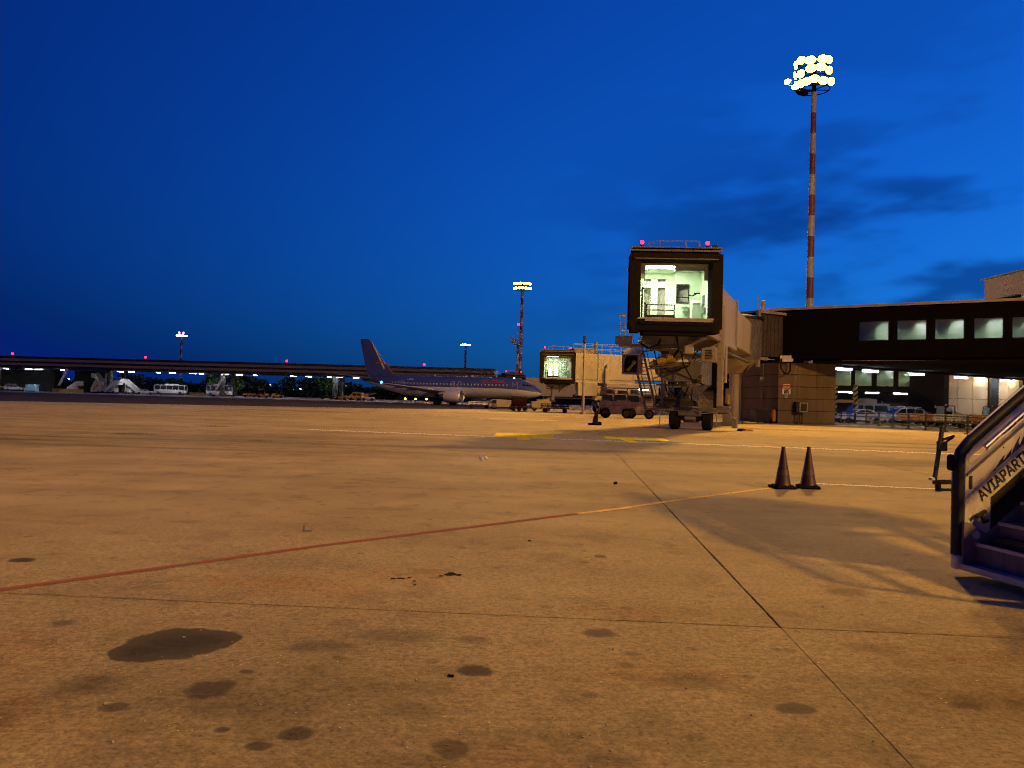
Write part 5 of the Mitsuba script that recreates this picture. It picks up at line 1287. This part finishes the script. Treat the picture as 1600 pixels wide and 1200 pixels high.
def van(label, x, y, rz, mat, L=4.8, h=2.1):
    t = thing('van', label, 'van')
    with at(x, y, 0, rz):
        obj(t, 'body', shell([(-L / 2, .4), (-L / 2, h - .1), (-L / 2 + .15, h), (L / 2 - 1.3, h), (L / 2 - .55, 1.2), (L / 2, 1.0), (L / 2, .4)], .92, 1.0, h, .12), mat, 30)
        for a, b in ((-L / 2 + .3, -.6), (-.45, .55), (.7, L / 2 - 1.15)):
            obj(t, 'side_window', shell([(a, 1.2), (a + .03, h - .25), (b - .03, h - .25), (b, 1.2)], .93, 1.0, h, .12), 'dark_window', False)
        a, b = np.array([L / 2 - .5, 1.22]), np.array([L / 2 - 1.22, h - .12])
        obj(t, 'windscreen', LOFT([[(a[0] + .05, -.8, a[1]), (a[0] + .05, .8, a[1]), (b[0] + .06, .74, b[1]), (b[0] + .06, -.74, b[1])], [(a[0] - .02, -.8, a[1] - .04), (a[0] - .02, .8, a[1] - .04), (b[0], .74, b[1] - .04), (b[0], -.74, b[1] - .04)]]), 'dark_window', False)
        for sx in (-L / 2 + .9, L / 2 - .85):
            for sy in (-.82, .82):
                wheel(t, (sx, sy, .34), .34, .22, (0, 1, 0))
        obj(t, 'roof_beacon', CY((L / 2 - 1.6, 0, h), (L / 2 - 1.6, 0, h + .16), .1, n=10), 'orange_paint')
        obj(t, 'bumper', M(B(L / 2 + .02, 0, .48, .14, 1.6, .2, ch=.03)), 'dark_paint')
    return t


van('pale grey van with an orange beacon behind the white saloon', 40.3, 91.0, 182, 'grey_paint')


def tractor(label, x, y, rz, cab_=True, mat='orange_paint'):
    t = thing('tow_tractor', label, 'tow tractor')
    with at(x, y, 0, rz):
        obj(t, 'chassis', M(B(0, 0, .55, 2.9, 1.25, .5, ch=.06), B(.95, 0, .95, 1.0, 1.1, .4, ch=.08), B(1.47, 0, .5, .1, 1.3, .3, ch=.03)), mat)
        obj(t, 'seat', M(B(-.5, 0, .95, .5, .9, .3, ch=.05), B(-.75, 0, 1.2, .12, .9, .5, ch=.04)), 'black_plastic')
        obj(t, 'steering_wheel', TU([(.25 + .06 * math.sin(q), .3 + .18 * math.cos(q), 1.3 + .16 * math.sin(q)) for q in np.linspace(0, 6.28, 13)], .02, 5), 'black_plastic')
        for sx, r in ((-.95, .36), (.95, .32)):
            for sy in (-.58, .58):
                wheel(t, (sx, sy, r), r, .24, (0, 1, 0))
        if cab_:
            obj(t, 'cab_frame', M(*[bar((a, s * .58, .8), (b, s * .52, 2.0), .07) for s in (-1, 1) for a, b in ((-1.05, -1.0), (.45, .3))], B(-.35, 0, 2.03, 1.5, 1.2, .09, ch=.03)), 'dark_paint', False)
            obj(t, 'windscreen', LOFT([[(.46, -.53, .98), (.46, .53, .98), (.33, .48, 1.96), (.33, -.48, 1.96)], [(.44, -.53, .98), (.44, .53, .98), (.31, .48, 1.96), (.31, -.48, 1.96)]]), 'dark_glossy', False)
            obj(t, 'roof_beacon', CY((-.3, 0, 2.07), (-.3, 0, 2.22), .08, n=10), 'orange_paint')
        for sy in (-.4, .4):
            obj(t, 'headlight', CY((1.46, sy, .9), (1.5, sy, .9), .09, n=10), 'metal')
    return t


tractor('orange tow tractor with an open cab behind the fence, left of two', 45.6, 84.5, 200)
tractor('orange tow tractor with cab under the pale wall, right of two', 50.2, 84.0, 185)


def dolly(label, x, y, rz, mat='orange_paint', L=3.0, h=.95, group=None):
    t = thing('baggage_dolly', label, 'baggage dolly', group)
    with at(x, y, 0, rz):
        obj(t, 'deck', M(B(0, 0, .5, L, 1.5, .12, ch=.02), bar((L / 2, 0, .45), (L / 2 + .9, 0, .35), .06)), 'dark_paint')
        obj(t, 'side_rail', M(*[B(0, s * .72, z, L, .05, .09) for s in (-1, 1) for z in (.72, h, h + .22)], *[B(q, s * .72, (.5 + h + .2) / 2, .08, .06, h - .28) for s in (-1, 1) for q in np.linspace(-L / 2 + .05, L / 2 - .05, 5)]), mat, False)
        for sx in (-L / 2 + .45, L / 2 - .45):
            for sy in (-.6, .6):
                wheel(t, (sx, sy, .22), .22, .14, (0, 1, 0))
    return t


for k, (x, y, lab) in enumerate(((34.6, 67.5, 'orange railed baggage dolly behind the fence, leftmost of its row'), (37.0, 66.0, 'orange railed baggage dolly second from the left in its row'), (39.5, 64.6, 'orange railed baggage dolly third from the left in its row'), (42.0, 63.2, 'orange railed baggage dolly nearest the stairs in its row'))):
    dolly(lab, x + 2.5, y + 6, -20, 'white_paint' if k == 1 else 'orange_paint', 2.7)
t = thing('cargo_loader', 'cargo loader with black and yellow striped masts beside the brown core', 'cargo loader')
with at(35.2, 86.5, 0, 5):
    obj(t, 'chassis', M(B(0, 0, .7, 2.6, 4.0, .5, ch=.05), B(0, 0, 2.3, 2.4, 3.6, .2)), 'orange_paint')
    for sx in (-.95, .95):
        for sy in (-1.4, 1.4):
            wheel(t, (sx, sy, .42), .42, .3)
    for s in (-1.2, 1.05):
        mz = obj(t, 'mast', B(s, -1.9, 2.0, .28, .28, 3.9), 'dark_paint', False)
        for k in range(7):
            obj(mz, 'hazard_stripe', PR([(s - .15, .3 + k * .52), (s + .15, .55 + k * .52), (s + .15, .8 + k * .52), (s - .15, .55 + k * .52)], -2.055, -1.75), 'yellow_paint', False)
    obj(t, 'cross_bar', M(B(-.1, -1.95, 2.15, 2.2, .1, .16)), 'orange_paint', False)
    obj(t, 'cab', M(B(-.3, 1.2, 1.7, 1.2, 1.2, 1.6, ch=.05)), 'grey_paint')
t = thing('ground_loader', 'second striped loader further back in the yard, half hidden', 'cargo loader')
with at(42.3, 97, 0, 10):
    obj(t, 'mast', B(-.8, 0, 2.2, .3, .3, 4.2), 'dark_paint', False)
    for k in range(3):
        obj(t, 'hazard_stripe', PR([(-.96, 2.6 + k * .5), (-.64, 2.9 + k * .5), (-.64, 3.15 + k * .5), (-.96, 2.85 + k * .5)], -.16, .16), 'yellow_paint', False)
    obj(t, 'chassis', M(B(.5, 0, 1.1, 3.2, 2.0, 1.0, ch=.06), B(.9, 0, 2.1, 1.6, 1.6, 1.2, ch=.06)), 'grey_paint')
    for sx in (-.6, 1.5):
        wheel(t, (sx, -.9, .45), .45, .3, (0, 1, 0))
t = thing('belt_loader', 'white covered belt loader between the two orange tractors', 'belt loader')
with at(48.3, 88, 0, 190):
    obj(t, 'chassis', B(0, 0, .65, 3.2, 1.5, .5, ch=.05), 'white_paint')
    obj(t, 'belt', M(bar((-1.8, 0, .9), (1.6, 0, 1.9), .9, .16), bar((-1.8, .5, 1.05), (1.6, .5, 2.05), .06), bar((-1.8, -.5, 1.05), (1.6, -.5, 2.05), .06)), 'panel_white', False)
    for sx in (-1, 1):
        for sy in (-.7, .7):
            wheel(t, (sx, sy, .35), .35, .2, (0, 1, 0))
van('dark van standing deep in the yard behind the estate car', 47.0, 100.0, 178, 'dark_paint', 4.6, 2.3)
van('white van deep in the yard under the further corridor', 52.5, 103.0, 182, 'white_paint', 4.6, 2.2)
car('dark saloon between the estate car and the left tow tractor', 44.6, 88.5, 182, 'sedan', 'blue_dark')
dolly('white railed baggage dolly before the pale wall panels', 49.0, 80.5, -25, 'white_paint', 2.8)
dolly('orange railed baggage dolly before the pale wall panels', 45.3, 78.6, -25, 'orange_paint', 2.8)
# fence
fn = thing('railing_fence', 'dark three rail fence between the apron and the parked vehicles', 'fence')
fa, fb = np.array([33.9, 79.0]), np.array([30.3, 50.0])
fd = (fb - fa) / np.linalg.norm(fb - fa)
FL = np.linalg.norm(fb - fa)
for k, s in enumerate(np.arange(0, FL + .1, 3.6)):
    c = fa + fd * s
    obj(fn, 'post', M(B(c[0], c[1], .62, .1, .1, 1.3), B(c[0], c[1], .04, .3, .3, .06)), 'dark_paint', False)
for z in (.35, .75, 1.15):
    obj(fn, 'rail', bar((*fa, z), (*fb, z), .06, .08), 'dark_paint', False)
fn2 = thing('railing_fence', 'dark fence running from the brown core along the yard edge', 'fence')
for x in np.arange(29.6, 33.9, 1.4):
    obj(fn2, 'post', B(x, 78.6, .6, .08, .08, 1.2), 'dark_paint', False)
for z in (.4, .8, 1.18):
    obj(fn2, 'rail', bar((29.4, 78.6, z), (33.9, 79.0, z), .06, .07), 'dark_paint', False)
struct('kerb', M(bar((29.2, 71.9, .06), (36, 76, .06), .3, .13), bar((36, 76, .06), (60, 84, .06), .3, .13)), 'far_concrete', 'low pale kerb along the yard behind the fence')

# baggage truck left of the near bridge
t = thing('service_truck', 'pinkish railed baggage truck parked left of the near bridge legs', 'truck')
with at(11.0, 76.2, 0, -10):
    obj(t, 'bed', M(B(0, 0, 1.05, 5.2, 1.9, .3, ch=.04), B(-.2, 0, .62, 4.4, 1.6, .5, ch=.05)), 'truck_pink')
    obj(t, 'skirt', M(B(-1.0, -.93, .7, 1.2, .05, .5), B(1.25, -.93, .7, .95, .05, .5)), 'truck_pink', False)
    obj(t, 'side_wall', M(B(-.35, -.92, 1.4, 4.3, .05, .4), B(-.35, .92, 1.4, 4.3, .05, .4)), 'truck_pink', False)
    obj(t, 'cage', M(*[bar((x, s * .92, 1.3), (x + (.25 if x < -2.2 else 0), s * .86, 2.85), .07) for s in (-1, 1) for x in (-2.5, -1.25, .0, 1.2)], *[B(-.55, s * .9, z, 4.0, .06, .07) for s in (-1, 1) for z in (2.3, 2.85)]), 'truck_pink', False)
    for a, b in ((-2.3, -1.35), (-1.15, -.1), (.1, 1.1)):
        obj(t, 'side_window', M(B((a + b) / 2, -.9, 1.95, b - a, .04, .5)), 'dark_window', False)
    obj(t, 'cargo', M(B(-1.6, .2, 2.5, .9, .8, .5, ch=.06), B(-.4, .1, 2.45, 1.0, .9, .4, ch=.06), B(.7, .2, 2.5, .8, .8, .5, ch=.05)), 'steel_dirty')
    obj(t, 'cab', M(PR([(1.3, 1.0), (1.3, 2.35), (2.35, 2.35), (2.6, 1.7), (2.65, 1.0)], -.9, .9)), 'cream_paint', False)
    obj(t, 'cab_window', M(B(1.9, -.905, 1.98, .8, .03, .5)), 'dark_window', False)
    lamp(t, 'work_lamp', M(B(1.55, -.95, 2.75, .9, .08, .12)), COOL * 3.5, 0)
    for sx in (-2.0, .0, .42, 2.1):
        for sy in (-.85, .85):
            wheel(t, (sx, sy, .46), .46, .28, (0, 1, 0))
    for x in (-2.0, .2, 2.1):
        obj(t, 'mud_guard', B(x, -.9, .98, .95, .16, .05), 'dark_paint', False)
worn_paint('truck_pink', (0.36, 0.27, 0.25), (0.14, 0.10, 0.09), 0.8, 1.6)
# vehicles round the airliner
t = thing('pushback_tug', 'low cream pushback tug in front of the airliner belly', 'tug')
with at(-1.3, 113, 0, 5):
    obj(t, 'body', PR([(-1.9, .35), (-1.9, .8), (-1.5, 1.4), (-.6, 1.42), (1.9, 1.3), (2.0, .35)], -1.1, 1.1), 'cream_paint', False)
    obj(t, 'window', M(PR([(-1.72, .85), (-1.45, 1.3), (-.9, 1.32), (-.9, .85)], -1.115, 1.115)), 'dark_window', False)
    for sx in (-1.2, 1.3):
        for sy in (-.95, .95):
            wheel(t, (sx, sy, .45), .45, .3, (0, 1, 0))
dolly('low white trailer left of the cream pushback tug', -4.6, 114, 5, 'panel_white', 3.0, .75)
t = thing('container_dolly', 'dark red container dolly under the airliner nose', 'dolly')
with at(.95, 103, 0, 3):
    obj(t, 'container', M(B(0, 0, 1.1, 1.9, 1.5, .95, ch=.04)), 'dark_red')
    obj(t, 'cover', M(B(0, 0, 1.72, 2.05, 1.6, .35, ch=.06)), 'black_plastic')
    obj(t, 'deck', B(0, 0, .52, 2.3, 1.6, .14), 'dark_paint', False)
    for sx in (-.7, .05, .75):
        wheel(t, (sx, -.65, .26), .26, .16, (0, 1, 0))
        wheel(t, (sx, .65, .26), .26, .16, (0, 1, 0))
flat_mat('dark_red', (0.045, 0.012, 0.010))
t = thing('ground_power_unit', 'cream ground power unit with a yellow lid beside the dark red dolly', 'power unit')
with at(3.9, 106, 0, 3):
    obj(t, 'case', B(0, 0, .85, 2.6, 1.4, .9, ch=.06), 'cream_paint')
    obj(t, 'lid', B(.2, 0, 1.42, 1.5, 1.3, .24, ch=.04), 'yellow_paint')
    for sx in (-.9, .9):
        wheel(t, (sx, -.6, .28), .28, .18, (0, 1, 0))
dolly('dark dolly under the second bridge cab', 5.4, 99.5, 3, 'dark_paint', 3.4, .8)

# ------------------------------------------------------------------ vehicles on the far apron


def far_stairs(label, x, y, rz, h, group):
    t = thing('mobile_stairs', label, 'mobile stairs', group)
    with at(x, y, 0, rz):
        Ls = h * 1.25
        obj(t, 'flight', M(PR([(0, .3), (Ls, h), (Ls, h + 1.1), (Ls - .3, h + 1.1), (0, 1.4)], -.75, -.68), PR([(0, .3), (Ls, h), (Ls, h + 1.1), (Ls - .3, h + 1.1), (0, 1.4)], .68, .75)), 'white_paint', False)
        obj(t, 'steps', M(*[B((k + .5) * Ls / 14, 0, .3 + (k + .5) * (h - .3) / 14, Ls / 14, 1.36, .06) for k in range(14)]), 'grey_paint', False)
        obj(t, 'platform', M(B(Ls + .6, 0, h, 1.3, 1.6, .12), B(Ls + .6, -.76, h + .6, 1.3, .06, 1.1), B(Ls + .6, .76, h + .6, 1.3, .06, 1.1)), 'white_paint', False)
        obj(t, 'chassis', M(B(Ls * .55, 0, .55, Ls * .9, 1.5, .35, ch=.05), bar((Ls * .85, .5, .6), (Ls * .95, .5, h), .12), bar((Ls * .85, -.5, .6), (Ls * .95, -.5, h), .12), bar((Ls * .3, 0, .6), (Ls * .8, 0, h * .8), .14), B(Ls * .8, 0, 1.1, 1.2, 1.5, .9, ch=.1)), 'white_paint', False)
        for sx in (Ls * .25, Ls * .85):
            for sy in (-.7, .7):
                wheel(t, (sx, sy, .34), .34, .24, (0, 1, 0))


GS = 'white mobile stairs clustered under the far pier'
for x, y, rz, h, lab in ((-118.5, 213.5, 15, 1.9, 'low white mobile stairs at the left end of the cluster'), (-112.0, 214, 70, 2.8, 'white mobile stairs second in the far cluster'), (-108.5, 215, 150, 4.2, 'tallest white mobile stairs in the far cluster'), (-107.5, 213, -20, 2.4, 'white mobile stairs right of the tallest one'), (-99.8, 214, 175, 2.9, 'white mobile stairs sloping down at the right end'), (-111.2, 213, 100, 2.2, 'white mobile stairs standing before the tallest one')):
    far_stairs(lab, x, y, rz, h, GS)


def bus(label, x, y, rz, L=6.2, h=2.7, mat='white_paint'):
    t = thing('apron_bus', label, 'bus')
    with at(x, y, 0, rz):
        obj(t, 'body', M(B(0, 0, .95, L, 2.3, 1.0, ch=.08), B(0, 0, h - .12, L - .1, 2.3, .24, ch=.08)), mat)
        obj(t, 'pillar', M(*[B(q, s * 1.1, 1.9, .14, .08, 1.5) for s in (-1, 1) for q in np.linspace(-L / 2 + .1, L / 2 - .1, 6)]), mat, False)
        obj(t, 'glazing', B(0, 0, 1.95, L - .3, 2.16, 1.1), 'dark_window', False)
        obj(t, 'roof_unit', B(.3, 0, h + .14, L * .4, 1.5, .26, ch=.05), mat)
        for sx in (-L / 2 + 1.2, L / 2 - 1.2):
            for sy in (-1.05, 1.05):
                wheel(t, (sx, sy, .45), .45, .3, (0, 1, 0))
        obj(t, 'headlamp', M(B(-L / 2 - .01, -.8, .8, .06, .3, .2), B(-L / 2 - .01, .8, .8, .06, .3, .2)), 'metal', False)


bus('white apron bus with a roof unit, nearer the mobile stairs', -91.0, 213.5, 4, 8.0)
bus('white apron bus with large windows, right of the other bus', -78.2, 214, 176, 6.4, 3.0)
car('pale small car at the far left edge under the pier', -132.5, 213.5, 10, 'wagon', 'white_paint')
car('pale car parked right of the cluster of far stairs', -97.6, 213, 20, 'sedan', 'white_paint')
t = thing('freight_container', 'light blue freight container on the far left', 'container')
with at(-128.0, 213.5, 0, 5):
    obj(t, 'box', B(0, 0, 1.0, 2.7, 2.0, 1.7, ch=.05), 'light_blue')
    obj(t, 'door', M(B(-.6, -1.02, 1.0, 1.1, .04, 1.5), B(.6, -1.02, 1.0, 1.1, .04, 1.5)), 'light_blue', False)
    obj(t, 'base_rail', B(0, 0, .1, 2.6, 1.9, .18), 'dark_paint', False)
flat_mat('light_blue', (0.20, 0.36, 0.48))
dolly('low pale green trailer at the far left under the pier', -135.5, 214, 10, 'yellow_paint', 3.2, .9)
for x, w_, lab, m1 in ((-115.9, 6.2, 'yellow barrier block under the far pier', 'yellow_paint'), (-119.9, 1.7, 'brown barrier end beside the yellow one', 'ochre_paint'), (-82.8, 4.0, 'dull ochre barrier block between the two far buses', 'ochre_paint')):
    t = thing('road_barrier', lab, 'barrier')
    n_ = max(1, int(round(w_ / 1.4)))
    for k in range(n_):
        obj(t, 'barrier_unit', PR([(-.35, 0), (.35, 0), (.22, .9), (-.22, .9)], -w_ / 2 + k * w_ / n_ + .02, -w_ / 2 + (k + 1) * w_ / n_ - .02, 'yz'), m1, False)
        scene[list(scene)[-1]]['to_world'] = T().translate([x, 210.5, 0])
paint('ochre_paint', (0.28, 0.19, 0.05))
for x, y, rz, lab in ((-66.0, 212.5, 8, 'orange yellow tow tractor on the far apron, left of the pair'), (-62.0, 212, 190, 'orange yellow tow tractor on the far apron, right of the pair'), (-43.5, 204, 5, 'orange tow tractor standing left of the airliner tail')):
    tractor(lab, x, y, rz, True, 'orange_paint')
dolly('orange baggage dolly far off, behind the left tow tractor', -69.8, 213, 8, 'orange_paint', 3.2, .8)
dolly('orange baggage dolly far off, left of the airliner tail', -47.3, 205, 5, 'dark_paint', 3.0, .8)
van('yellow and white van under the airliner tail', -38.6, 198, 175, 'yellow_paint', 3.6, 2.0)
t = thing('belt_loader', 'white belt loader standing under the airliner tail', 'belt loader')
with at(-35.2, 196, 0, 8):
    obj(t, 'chassis', B(0, 0, .7, 3.2, 1.6, .5, ch=.05), 'white_paint')
    obj(t, 'belt', bar((-1.8, 0, 1.2), (2.0, 0, 1.9), .8, .16), 'grey_paint', False)
    obj(t, 'cab', M(B(-.4, .3, 1.3, 1.0, .9, .9, ch=.05)), 'orange_paint')
    for sx in (-1, 1):
        for sy in (-.7, .7):
            wheel(t, (sx, sy, .36), .36, .22, (0, 1, 0))
for k, (px, py, Y, lab) in enumerate(((634, 624, 176, 'small amber lamp post low behind the airliner, leftmost of three'), (650, 624, 178, 'small amber lamp post low behind the airliner, middle of three'), (667, 626, 180, 'small amber lamp post low behind the airliner, rightmost of three'))):
    x = (px - 800) / 1250 * Y
    t = thing('amber_lamp', lab, 'lamp post')
    obj(t, 'post', CY((x, Y, 0), (x, Y, .7), .06, n=6), 'dark_paint')
    lamp(t, 'lens', SPH((x, Y, .85), .22, 1), (9, 2.6, .5), 0)
